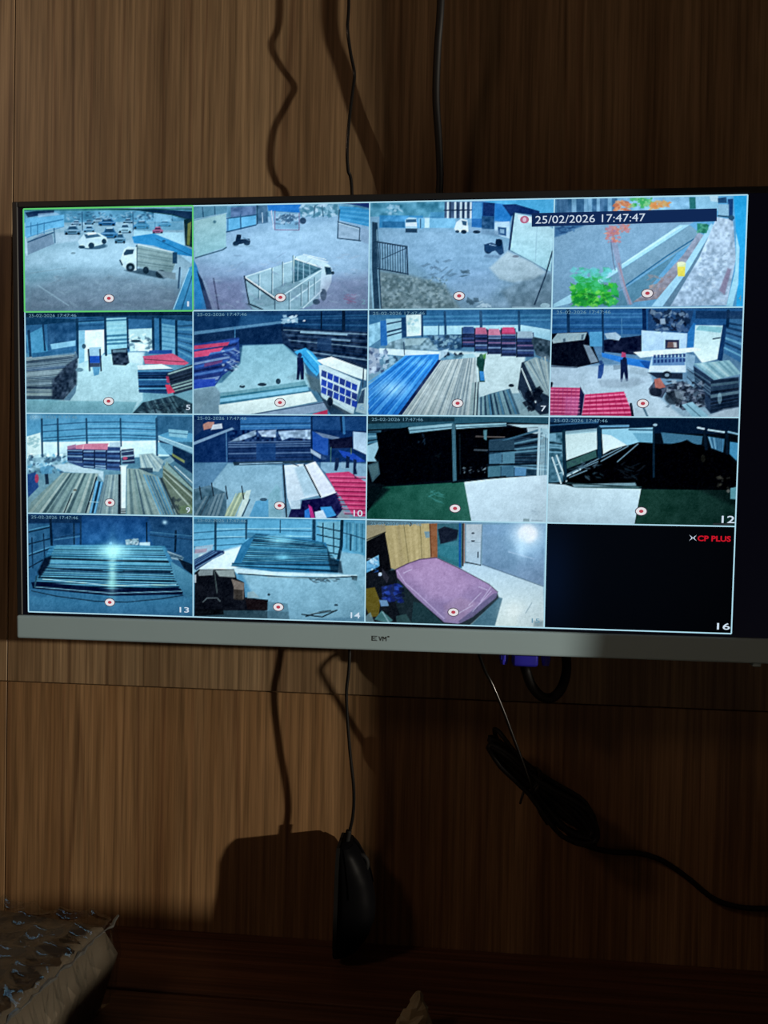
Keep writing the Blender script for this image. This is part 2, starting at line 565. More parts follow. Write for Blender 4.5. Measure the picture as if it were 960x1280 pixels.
        qd = np.stack([idx[1:, :-1], idx[1:, 1:], idx[:-1, 1:], idx[:-1, :-1]], -1).reshape(-1, 4)
        me = bpy.data.meshes.new('video_feed')
        me.vertices.add(len(xy)); me.vertices.foreach_set('co', xy.ravel())
        me.loops.add(qd.size); me.loops.foreach_set('vertex_index', qd.ravel().astype(np.int32))
        me.polygons.add(len(qd))
        me.polygons.foreach_set('loop_start', np.arange(0, qd.size, 4, dtype=np.int32))
        me.polygons.foreach_set('loop_total', np.full(len(qd), 4, dtype=np.int32))
        me.update(calc_edges=True)
        at_ = me.color_attributes.new('picture', 'FLOAT_COLOR', 'POINT')
        at_.data.foreach_set('color', np.c_[col.reshape(-1, 3), np.ones(len(xy))].astype(np.float32).ravel())
        o = obj('video_feed', me, mat, screen)
        o['label'] = label
        return o

M_feed, nt_, b_ = mat_new('video_picture')
va = nt_.nodes.new('ShaderNodeVertexColor'); va.layer_name = 'picture'
b_.inputs['Base Color'].default_value = (0, 0, 0, 1)
b_.inputs['Specular IOR Level'].default_value = 0.0
nt_.links.new(va.outputs['Color'], b_.inputs['Emission Color'])
b_.inputs['Emission Strength'].default_value = 1.0
M_feed.cycles.emission_sampling = 'NONE'

PICS = []
# saturation, gamma, gain, tint of each camera's picture
LOOK = {1: (0.91, 1.08, 1.04, (0.97, 0.99, 1.04)), 2: (0.91, 1.08, 1.04, (0.99, 0.99, 1.05)), 3: (0.91, 1.08, 1.04, (0.96, 0.99, 1.05)), 4: (0.95, 1.06, 1.04, (0.97, 1.00, 1.05)),
        5: (0.88, 1.12, 1.08, (0.94, 1.00, 1.05)), 6: (0.91, 1.12, 1.08, (0.94, 1.00, 1.05)), 7: (0.91, 1.12, 1.08, (0.95, 1.00, 1.05)), 8: (0.91, 1.12, 1.06, (0.96, 0.99, 1.05)),
        9: (0.85, 1.10, 1.08, (0.93, 1.00, 1.05)), 10: (0.88, 1.12, 1.06, (0.95, 0.99, 1.05)), 11: (0.85, 1.08, 1.00, (.93, 1.0, 1.05)), 12: (0.85, 1.08, 1.00, (.93, 1.0, 1.05)),
        13: (0.78, 1.18, 1.08, (0.91, 1.00, 1.05)), 14: (0.84, 1.15, 1.08, (0.92, 1.00, 1.05)), 15: (0.94, 1.08, 1.04, (0.97, 0.99, 1.04)), 16: (0.95, 1.00, 0.98, (0.99, 0.99, 1.02))}
def P1():
    s = Pic(0, 0, 20, 250, 4)
    s.base('9fcbdc', '8fbccd', '6f9fae', '6c94a6')
    s.p(('b2dcea', '9cc6d6', 'v'), (45,250,560,200,880,330,880,420,300,340,45,330), .8, 60)
    s.p(('7c9cac', '687c8e', 'v'), (45,420,300,360,560,370,800,420,890,560,45,560), .85, 70)
    s.r('5fa5c4', 40, 42, 890, 110); s.noise(26, 28, (40,42,890,42,890,130,40,130))
    s.p('6fc3ea', (46,90,240,72,240,130,170,140,46,190)); s.l('3a86b4', 5, (50,132,235,95)); s.l('4b98c4', 3, (60,180,240,130))
    for x in (75, 108, 140): s.l('3f86b0', 4, (x, 110, x, 170))
    s.p('7d9fb6', (58,205,130,165,180,170,190,215,60,268)); s.l('2d5f80', 6, (60,205,185,160)); s.l('2d5f80', 5, (190,140,195,210))
    s.l('bfe0ee', 6, (48,180,54,270))
    s.p('a9cddc', (195,160,310,150,320,200,200,215), .8, 12)
    s.p('1d3f66', (46,60,100,52,190,48,190,64,60,84)); s.p('a8d4ee', (110,66,200,60,220,72,110,84), .7)
    for x, y, w, h, c in ((300,112,26,12,'6f9cb8'), (365,108,24,12,'4a86a8'), (410,100,26,13,'88b4c8'), (455,108,44,19,'1f6aa0'), (560,104,26,12,'4a88a8'), (628,122,40,22,'2f83b4'), (745,118,34,16,'4ba0cc'),
                          (282,146,42,24,'5f93ae'), (545,140,34,24,'9ccfe0'), (365,142,28,16,'5f9fc0'), (466,162,44,28,'266f9e'), (520,188,28,26,'5a94b0')):
        s.car(x, y, w, h, c)
    s.dabs(['2a5a7c', '9cc8dc', '4a82a0'], 240, 60, 840, 100, 90, 10, 6, .6)
    for x in (330, 585, 695): s.l('2a5a7c', 4, (x, 60, x + 2, 150))
    s.r('8fd0ea', 690, 66, 780, 110, .8); s.p('1a4a52', (300,42,560,42,890,60,890,108,780,78,600,52)); s.p('1b3d63', (560,48,780,72,885,104,885,62,700,44), .9)
    s.p('a5dbea', (590,150,700,160,840,165,848,230,700,190,590,185)); s.r('5aa7c8', 600, 112, 840, 152, .6)
    s.car(710, 150, 27, 17, '9c5f86', 'c98aa8', '4a2c50')
    s.p('2f95cc', (580,182,690,168,850,232,885,250,885,305,800,268,690,228,590,215)); s.l('1f6ea0', 4, (700,195,880,280)); s.l('245e88', 10, (738,205,745,205))
    s.p('a3d3e6', (885,285,820,275,880,320,885,300))
    # parked car
    s.e('2b5670', 385, 228, 68, 16, .8)
    s.p('c0e3ec', (308,205,335,172,360,158,410,162,452,185,458,205,430,220,360,238,322,232)); s.p('3a6a86', (340,170,400,163,425,180,350,190)); s.p('dff2f6', (352,166,398,160,404,168,360,174))
    s.e('1d4058', 376, 225, 15, 15); s.e('1d4058', 440, 205, 12, 13); s.e('244a60', 328, 232, 16, 8)
    # truck
    s.p('2c4a5c', (540,350,620,340,800,370,740,395,600,365), .8, 8)
    s.p(('8fb3b4', '7ea0a4', 'v'), (604,222,780,262,800,315,780,365,690,352,606,332)); s.hatch(['6f8f92', '93b3b2', '5d7d82'], (606,235), (606,330), (790,355), (785,270), 7, .5, .7)
    s.l('c0dcdc', 6, (612,222,790,262)); s.l('35566a', 8, (604,228,602,350))
    s.p('c5e6ec', (520,300,540,245,560,232,604,235,602,350,565,355,526,325)); s.p('274d66', (538,265,552,246,590,246,585,268,540,276)); s.l('274d66', 8, (520,300,530,322))
    s.e('1b3444', 572, 335, 22, 22); s.e('5b7c8a', 572, 335, 8, 8); s.e('1b3444', 650, 350, 15, 18); s.e('1b3444', 725, 370, 26, 20)
    s.p('7d9aa4', (700,350,800,365,800,400,740,385)); s.r('26506e', 785, 262, 808, 318)
    s.l('3a6280', 9, (822,340,815,440)); s.l('8fc2da', 4, (830,345,822,440))
    s.p('173a44', (842,100,888,92,888,240,850,228)); s.p('8d9a52', (862,120,880,110,872,230,858,225), .8)
    s.p(('4fa8d2', '3b8fbd', 'v'), (785,548,868,340,888,330,888,552)); s.l('a8dcee', 5, (790,545,868,345)); s.l('2a6d96', 7, (830,548,885,380))
    s.dabs(['6f8b9a', '88a8b4'], 100, 370, 800, 540, 60, 26, 6, .4); s.noise(9, 60, cy=24); s.noise(6, 14)
    s.e('5d7d88', 285, 262, 12, 5, .6); s.l('7fa0ac', 5, (60,360,250,335), .5); s.l('a3c8d2', 6, (110,420,260,520), .5)
    s.r('0f5a3a', 40, 44, 890, 52, .45)
    return s.finish('car park with a white truck and parked cars', M_feed), s

def P2():
    s = Pic(1, 0, 230, 250, 4)
    s.base('8fc2d8', '92c4dc', '7d97b4', '7a9ab8')
    s.p(('a5d3e6', '93bfd6', 'v'), (230,200,420,150,760,120,925,230,925,420,560,330,180,330,70,300), .8, 50)
    s.r('5b9cb8', 52, 28, 925, 90, .9); s.noise(28, 26, (52,28,925,28,925,95,52,95))
    s.p('5f9db4', (56,40,222,32,220,78,58,105)); s.l('2f6480', 5, (100,40,104,90)); s.l('2f6480', 5, (160,36,162,84)); s.l('9cc9d8', 4, (60,100,220,70))
    s.p(('a3d3d2', '8cc6cc', 'v'), (58,106,217,72,217,238,64,288)); s.e('5d93a0', 160, 112, 8, 8); s.l('3d6c80', 6, (66,290,200,252,218,240))
    s.p('5f84ac', (240,42,365,36,365,80,240,92)); s.noise(25, 16, (240,42,365,36,365,80,240,92)); s.p('66bce2', (220,94,365,78,365,128,220,162)); s.l('2a5f84', 6, (220,96,365,80)); s.l('2a5f84', 7, (220,163,365,130)); s.l('2a5f84', 6, (288,80,290,148)); s.l('3a7098', 4, (225,100,225,160))
    s.p('4b7a98', (365,34,420,34,425,120,370,126)); s.noise(22, 16, (365,34,420,34,425,120,370,126)); s.l('2a5570', 7, (370,34,370,124)); s.l('b8d8e4', 4, (395,70,398,118))
    s.p('2a86d4', (420,30,584,30,584,72,425,60)); s.p('7fb6d0', (425,62,580,74,580,150,455,150,440,120)); s.dabs(['3d6684', '5d86a0', 'a9cfe0'], 465, 80, 575, 128, 40, 14, 8)
    s.l('7f6f92', 4, (458,62,458,155,578,158,578,74)); s.e('2b4c68', 596, 112, 16, 16); s.l('c9d3e0', 4, (440,60,452,150))
    s.r('93c8d8', 590, 28, 770, 86, .8); s.dabs(['4a8aa0', '6fa9bc', 'b4dcea'], 590, 32, 770, 92, 50, 16, 10); s.l('3f7188', 6, (655,40,650,90)); s.l('3f7188', 5, (690,40,696,92))
    s.p('1f3f80', (760,24,925,24,925,54,860,38)); s.p('3fa5d6', (775,42,860,48,925,62,925,145,778,112)); s.hatch(['3a93c4', '5cb6e0'], (778,50), (778,112), (925,140), (925,62), 6, .5, .8)
    s.p('97bccf', (772,118,876,150,882,212,768,200)); s.l('2f5670', 6, (770,115,768,200,880,214)); s.l('2f5670', 5, (776,60,770,120,876,150,874,212)); s.l('b6dbe6', 4, (772,126,870,155)); s.p('8eb4cc', (880,150,925,160,925,235,882,215))
    # motorcycle
    s.e('244660', 265, 222, 15, 13); s.e('244660', 320, 218, 16, 14); s.p('1c3a56', (262,212,270,176,292,178,290,200,332,198,338,214,300,222,275,226)); s.e('16314a', 280, 186, 12, 10)
    s.l('6f9cb4', 4, (300,190,330,206)); s.e('7ea8ba', 300, 234, 50, 6, .5)
    # truck with open cage bed
    s.p('56707e', (312,520,360,560,560,560,600,545), .8, 8)
    s.p(('9fcad2', '86b4bf', 'v'), (308,388,440,345,545,310,690,350,695,480,640,535,560,556,350,550,325,515)); s.p('7da7b2', (345,505,500,425,560,405,640,440,500,520,400,540))
    s.p('bfe4ea', (552,292,600,280,705,312,742,350,738,420,700,498,680,500,690,345)); s.p('3d6f80', (556,302,676,340,690,352,580,410,545,418)); s.hatch(['2f5e70', '5d92a0'], (560,310), (550,412), (600,405), (672,345), 4, .5, .8)
    for a, b in (((575,310),(572,405)), ((600,318),(600,400)), ((630,330),(632,385))): s.l('8fbcc8', 4, (*a, *b))
    s.l('d5eff2', 4, (600,278,710,305)); s.l('d5eff2', 4, (620,290,720,318)); s.l('4f7f90', 3, (560,290,560,310)); s.l('d5eff2', 7, (560,300,690,345))
    s.p('264c60', (704,340,735,345,742,378,712,382)); s.e('1a3848', 745, 372, 8, 8); s.e('24485a', 700, 480, 16, 30); s.e('24485a', 665, 515, 18, 14)
    for pts in ((310,388,440,346), (500,482,690,356), (530,515,690,400), (600,545,690,460), (500,325,545,312)): s.l('bfe2e6', 6, pts)
    for x, y0, y1 in ((380,378,500), (445,345,470), (497,316,432), (531,468,555), (590,430,535), (625,415,510), (655,395,480), (548,285,420)): s.l('4c7886', 5, (x, y0, x, y1)); s.l('c5e6ea', 3, (x + 4, y0, x + 4, y1))
    s.l('1f3c4e', 9, (310,396,455,500)); s.l('e2f4f4', 5, (310,388,460,494)); s.l('1f3c4e', 7, (308,384,322,470,332,520)); s.l('2a4858', 8, (330,522,400,552)); s.l('35566a', 5, (460,500,460,555))
    s.dabs(['a06a8c', '8a6c90'], 800, 480, 860, 525, 12, 14, 4, .7); s.l('a45f84', 4, (800,500,860,520))
    s.p('2f8fc8', (56,300,72,330,132,548,60,548)); s.p('1d3a5c', (70,350,100,400,150,548,120,548)); s.p('8fb4c8', (100,400,122,420,168,548,148,548), .8); s.l('2a3e5a', 8, (155,395,180,548))
    s.p('747a9c', (120,400,300,400,320,560,110,560), .5, 50); s.p('7c86a0', (700,400,925,380,925,560,640,560), .5, 60)
    s.dabs(['7090a8', '9ab8c8'], 120, 280, 900, 540, 60, 26, 6, .35); s.noise(9, 50, cy=22); s.noise(6, 14)
    return s.finish('yard with an open cage truck and a motorcycle', M_feed), s

def P3():
    s = Pic(2, 0, 450, 240, 4)
    s.base('84b8d4', '86bcd8', '7296a4', '7b9cb0')
    s.p(('8fb9d0', '7fa9c4', 'v'), (100,195,600,195,760,300,640,420,400,480,240,330,100,260), .9, 40)
    s.r('5ba4bc', 47, 55, 430, 135); s.noise(34, 22, (47,55,430,55,430,135,47,135)); s.r('3f9ace', 95, 128, 310, 190, .85); s.noise(22, 20, (95,128,310,128,310,190,95,190))
    s.r('2a6f9c', 110, 158, 220, 188, .8); s.dabs(['b4dcea', '8cc6dc'], 130, 80, 200, 120, 14, 14, 10, .7)
    s.p('a9d4e4', (222,150,240,136,278,140,284,206,226,210)); s.p('e0f2f6', (224,165,280,162,280,180,224,182)); s.p('2f5f80', (226,148,276,146,278,160,226,162)); s.r('274a64', 224, 192, 282, 212)
    s.p('7ec2e0', (285,140,470,140,470,188,290,188)); s.r('c8ecf2', 318, 140, 342, 188); s.l('3a7ca4', 6, (345,135,410,135)); s.l('2a5c80', 5, (298,145,298,188)); s.r('4a96c0', 345, 110, 415, 140, .7)
    s.r('4a6686', 415, 58, 552, 138)
    for x in (432, 468, 496, 520, 545): s.l('d5eef4', 9, (x, 62, x, 136)); s.l('26405c', 6, (x + 12, 60, x + 12, 138))
    s.l('26405c', 6, (415,100,552,98)); s.p('2f78b8', (550,56,666,56,662,190,550,182)); s.p('1a3d74', (606,60,664,62,660,128,604,126)); s.r('5fb2dc', 552, 60, 600, 140, .7)
    s.p('2f8ad0', (664,62,764,70,740,160,664,150)); s.p('58bde8', (610,54,960,34,960,110,880,110,780,74,640,60)); s.p('173a74', (700,70,765,66,885,100,885,125,760,108,745,130))
    s.r('2d5a80', 600, 128, 660, 192, .9); s.noise(24, 14, (600,128,660,128,660,192,600,192))
    s.p('b8dcec', (664,158,738,152,738,238,664,216)); s.p('2f5f8c', (680,180,722,184,722,226,682,218)); s.p('8ab4cc', (690,190,712,192,712,214,692,210))
    s.p('d9edf2', (464,192,475,158,498,140,528,148,536,206,480,210)); s.p('34607e', (500,150,526,154,524,176,506,172)); s.p('86acc4', (536,182,602,192,596,212,536,210)); s.e('1d3a52', 512, 206, 14, 10); s.e('1d3a52', 575, 206, 18, 8); s.e('2f5068', 480, 205, 10, 7)
    s.p('6d92ac', (600,190,690,200,690,230,600,215), .7, 12)
    s.p(('bfe6ea', 'a5d8de', 'v'), (758,110,860,130,957,190,946,402,840,345,736,292)); s.p('e4f4f2', (775,118,860,132,862,165,780,140), .8); s.l('1f3d66', 10, (758,112,738,292)); s.l('5f8aa0', 4, (740,295,850,352,930,398)); s.l('8fb8c4', 4, (875,150,868,350), .6)
    # motorcycle
    s.e('1d3d5c', 634, 290, 20, 24); s.e('26486a', 694, 298, 16, 22); s.p('234a70', (612,268,650,258,668,265,672,240,702,244,712,310,690,318,668,298,640,308,618,300)); s.e('112c48', 686, 258, 16, 18); s.l('8fb4cc', 4, (640,268,670,274)); s.p('5c7c98', (620,318,700,322,690,336,610,330), .5, 8)
    s.p(('b4cdd2', 'a0bcc4', 'v'), (640,385,730,300,850,352,925,405,860,442,760,458,690,440), .95, 14); s.p('8fb4d0', (430,470,520,390,640,400,700,460,640,540,520,545), .5, 40)
    s.p('6f8c98', (790,450,960,400,960,590,760,590,700,500), .6, 20); s.noise(22, 24, (690,470,957,400,957,590,690,590)); s.l('2b4860', 7, (952,300,920,420,868,565)); s.e('a8ccd4', 920, 570, 24, 12); s.e('7f8f9c', 770, 326, 16, 6)
    s.p('728c90', (75,400,240,420,420,470,500,590,75,595), .9, 20); s.noise(30, 14, (80,420,240,430,420,480,480,590,80,595)); s.dabs(['4d6a70', '97b0b0', '5f7f88'], 90, 430, 430, 590, 160, 9, 6, .6)
    s.dabs(['4f6f88', '5d7f94'], 320, 340, 460, 450, 10, 24, 9, .6); s.dabs(['4f6f80'], 500, 400, 540, 440, 4, 22, 8, .7); s.dabs(['466474'], 520, 530, 580, 560, 5, 22, 12, .8); s.dabs(['b4d0d8'], 590, 550, 650, 575, 5, 22, 9, .7); s.l('a8c4cc', 10, (760,580,940,585), .7)
    s.p('2a4c64', (60,160,86,165,92,260,112,592,70,592,62,400)); s.l('8fc0d2', 8, (52,170,56,380,70,592)); s.l('8ab6c6', 6, (84,200,92,420,104,592), .8)
    s.l('24425a', 7, (75,258,232,282,238,420)); s.l('24425a', 6, (90,392,240,418)); s.l('2f4f66', 4, (110,345,228,290))
    for k in range(12):
        x = 86 + 12.5 * k; s.l('2c4b62', 4, (x, 260 + k * 2, x + 4, 385 + k * 3))
    s.noise(9, 50, cy=22); s.noise(7, 12)
    return s.finish('gravel yard with a fence and a white truck', M_feed), s

def P4():
    s = Pic(3, 0, 680, 240, 3.692)
    s.base('84b0cc', '63b4e0', '7aa6c0', '58a0c8')
    s.r('4f88ac', 40, 20, 330, 110); s.hatch(['3f6f94', '86b8d4', '527fa4'], (45,30), (325,22), (325,105), (50,110), 15, None, .9); s.r('8fc4e0', 330, 10, 668, 105, .9); s.noise(22, 24, (40,10,800,10,800,100,40,100))
    s.dabs(['d98a5a', 'c87858', 'e0a478'], 318, 45, 400, 88, 30, 14, 9); s.dabs(['3fb060', '5cc47c', '8ad08c'], 395, 18, 495, 66, 34, 15, 10); s.dabs(['e09a5c', 'd8b070'], 480, 42, 580, 75, 26, 16, 8)
    s.r('9ad0e6', 690, 10, 800, 80, .9); s.p('2f7c7c', (664,20,694,18,696,72,668,74)); s.p('c4e6f0', (760,12,800,10,800,40,765,36), .9)
    s.p(('86aec6', '7aa4be', 'v'), (42,150,700,128,640,160,330,350,42,525)); s.p('3a6c98', (42,165,200,148,120,180,60,208,42,212), .9, 10); s.dabs(['2a5480', '5a8cb4'], 50, 160, 130, 200, 14, 16, 6)
    s.p('a8dcec', (622,148,668,148,380,338,120,515,42,535,42,520,330,350)); s.p('cdeef4', (600,165,640,152,360,335,330,350), .7)
    s.p(('7ea8bc', '7298ac', 'v'), (668,148,708,180,690,222,380,425,330,470,150,528,110,522,380,340)); s.l('2f6f94', 6, (700,205,560,295,360,440)); s.p('5c8ea4', (694,222,620,268,500,420,400,522,150,530,360,452))
    s.p(('94a4b8', '8f8c94', 'v'), (708,182,738,196,605,400,520,492,405,508,500,440,640,285)); s.noise(18, 14, (708,182,738,196,605,400,520,492,405,508,500,440,640,285)); s.dabs(['a08884', '7c8890', 'b09c94'], 480, 380, 580, 490, 26, 14, 8, .5)
    s.p('a4d6ea', (768,140,786,150,665,355,545,525,492,525,620,370)); s.p('64889e', (786,150,794,150,712,300,585,525,545,525,665,355))
    s.p(('b8d0e0', 'a4c0d4', 'v'), (794,110,870,120,884,300,842,518,580,525,712,300)); s.noise(26, 12, (794,110,870,120,884,300,842,518,585,525,712,300)); s.noise(18, 26, (794,110,870,120,884,300,842,518,585,525,712,300)); s.dabs(['7f9cb0', '8faabc', 'c9dde8'], 700, 260, 850, 510, 90, 12, 7, .45)
    s.p('30b4ec', (872,12,945,0,930,530,885,530,900,260,884,180)); s.p('a8e2f2', (884,180,900,250,895,420,868,522,840,520,880,360,884,260)); s.l('5cc4f0', 8, (936,10,924,520), .7)
    s.p('8a7f98', (846,345,862,352,832,470,806,450), .8, 8); s.p('1d4a80', (845,26,870,24,868,128,850,120)); s.p('224f78', (798,22,838,16,842,44,800,44), .9); s.r('9cc8dc', 800, 50, 850, 110, .9); s.l('33607c', 8, (800,104,850,108)); s.e('2f5c78', 862, 112, 14, 12)
    s.p('2f8a74', (702,140,758,146,746,186,704,182)); s.dabs(['24705c', '52a488'], 705, 145, 750, 182, 12, 12, 9)
    s.p('e2d85a', (610,326,650,326,646,386,614,386)); s.r('d4e4b0', 612, 326, 648, 342); s.e('dfe8c0', 630, 326, 19, 8)
    s.p('8ea0b8', (300,220,330,220,352,330,368,430,408,518,384,518,350,425,328,330)); s.l('6a8098', 5, (302,225,316,330,324,360)); s.l('a48a94', 8, (340,330,372,440,396,515), .7)
    s.dabs(['c47c74', 'b88a94', 'd89a84', 'a9849c'], 280, 158, 345, 232, 40, 12, 9, .8); s.dabs(['c88478', 'b48c98'], 335, 148, 384, 190, 18, 12, 7, .8)
    s.dabs(['6fd0ce', '5cc8b0', '48b890'], 130, 355, 300, 420, 40, 18, 12, .7)
    s.dabs(['2fae3c', '52c83c', '1f9440', '7adc5c', '38b85c'], 130, 430, 330, 520, 130, 20, 14, .8); s.dabs(['2fae4c', '46c07c'], 150, 390, 260, 450, 34, 20, 12, .8); s.dabs(['1c7a38'], 180, 470, 300, 520, 12, 14, 8, .6)
    s.noise(5, 30); s.noise(5, 10)
    return s.finish('blue wall with green plant and gravel path', M_feed), s

def P5():
    s = Pic(0, 1, 20, 380, 4)
    s.base('2f6f98', '2f6c94', '88bcc4', '84b4bc')
    s.p(('b4d8dc', 'a8ccd0', 'v'), (300,260,640,235,640,480,580,548,45,548,240,470), 1, 10)
    s.r('36719c', 45, 55, 895, 240, .9); s.r('15364f', 45, 38, 895, 62); s.p('1b4a6c', (45,60,300,72,560,58,895,66,895,92,560,74,300,92,45,100)); s.l('10304a', 8, (320,50,560,45,890,60)); s.hatch(['2a628a', '4a8cb0'], (300,72), (300,120), (560,112), (560,62), 3, .5)
    s.p('4f9cc0', (48,150,130,110,160,230,62,262)); s.l('1d4668', 14, (62,130,72,280)); s.l('1d4668', 10, (135,95,145,225)); s.l('2a5a80', 5, (160,100,165,225)); s.l('2a5a80', 5, (195,95,198,220)); s.p('2c5c84', (160,95,300,85,300,180,170,205), .8); s.noise(16, 20, (160,95,300,85,300,180,170,205)); s.p('8cc4da', (172,196,300,178,300,205,180,222))
    s.l('17405f', 14, (308,75,312,262)); s.p('93ccd8', (450,70,560,68,560,218,452,250)); s.hatch(['3d7f9c', '9fd4dc'], (452,78), (452,215), (560,210), (560,74), 7, .45)
    s.p(('e9f8f2', 'cde8e8', 'v'), (318,130,445,126,447,240,425,262,318,290)); s.p('86c0d4', (318,130,348,130,345,285,318,295)); s.l('17405f', 12, (450,66,455,252)); s.l('17405f', 10, (562,70,566,220)); s.e('3a6074', 343, 208, 10, 12)
    s.p('b8dcde', (568,126,686,122,686,236,575,236)); s.dabs(['6a8ea0', 'e4f4f0', '4a6c80'], 575, 150, 680, 232, 26, 16, 8, .7); s.p('eaf6f0', (600,195,650,200,650,234,600,232), .8); s.e('2f4c60', 605, 185, 26, 7)
    s.p('3c7ea8', (690,72,895,92,895,310,690,232)); s.hatch(['2a5f84', '5a9cbc'], (812,110), (812,245), (890,290), (890,105), 8, .5); s.p('72b2cc', (735,100,800,112,800,262,735,242)); s.hatch(['5698b8'], (735,110), (735,230), (800,245), (800,118), 5, .3)
    for x, y0, y1 in ((690,70,235), (726,78,238), (806,88,275)): s.l('153a58', 12, (x, y0, x + 3, y1))
    s.p('c8dede', (570,238,650,240,640,300,575,290), .8, 10)
    s.p('9cc4d4', (370,215,430,212,430,256,366,258)); s.p('1f58b4', (365,256,432,256,428,292,368,292)); s.l('26364e', 8, (366,225,372,330)); s.l('26364e', 8, (424,225,430,330)); s.r('31415c', 372, 292, 424, 312, .9); s.p('4f94b8', (386,312,426,312,418,350,394,356), .9)
    s.p('2a3c50', (480,225,560,218,572,292,555,305,490,302)); s.noise(34, 12, (480,225,560,218,572,292,555,305,490,302)); s.r('7fa4b0', 488, 226, 556, 240, .7)
    s.p('5c7888', (48,262,300,232,312,262,240,472,48,470)); s.hatch(['8fa4a8', '3f5668', '7a929c', '54708a', '2d435a'], (48,262), (48,470), (190,470), (300,240), 12, None, .85); s.p('2f6c94', (80,240,290,222,300,245,80,262), .9); s.hatch(['93a8a4', '6f868c'], (48,370), (48,462), (180,465), (215,375), 4, .6, .7)
    for k in range(16):
        f = k / 15; s.l('22364a' if k % 2 else 'a4b8bc', 3, (48, 268 + 198 * f, 300 - 112 * f, 240 + 226 * f), .6)
    s.p('26374c', (180,380,255,300,312,262,306,400,240,476,180,472), .85, 10); s.noise(26, 12, (180,380,255,300,312,262,306,400,240,476,180,472)); s.p('527890', (240,476,306,400,300,440,270,480), .8); s.e('6c92a0', 320, 325, 20, 10)
    s.p('23559c', (672,232,786,230,786,250,668,248)); s.p(('c85a7c', 'e06080', 'h'), (640,260,790,248,870,296,850,306,650,298)); s.l('7a3e58', 4, (650,275,850,290)); s.p('dbe8e6', (610,305,735,300,790,322,618,328))
    s.p('23507c', (614,328,790,324,762,448,622,440)); s.hatch(['5fa4c4', '1b3c64', '2d6896', '142c4c'], (614,330), (620,440), (760,440), (790,330), 10, .6)
    s.p('2c3e54', (758,345,895,300,895,425,795,452)); s.hatch(['93b0ac', '24364a', '7c9a98', '1a2a3c'], (765,345), (795,445), (895,420), (895,305), 7, .6); s.p('e04868', (752,402,775,402,802,440,766,448)); s.p('d04060', (756,360,770,362,775,395,760,392), .8)
    s.p('33505e', (585,548,640,490,800,455,895,500,895,550)); s.hatch(['26404e', '5d7c88', '3b5866'], (590,540), (880,500), (895,548), (620,548), 12, None, .8); s.hatch(['22384a', '5c7e88'], (640,490), (800,458), (850,545), (660,548), 9, .5, .8); s.dabs(['1f3240', '48626c'], 640, 490, 880, 545, 40, 16, 6, .6)
    s.p(('7cb0b8', '6ba0ac', 'v'), (45,478,430,482,610,488,585,548,45,546), .9, 8)
    s.noise(8, 40); s.noise(7, 11)
    return s.finish('warehouse hall with two bright doorways', M_feed), s

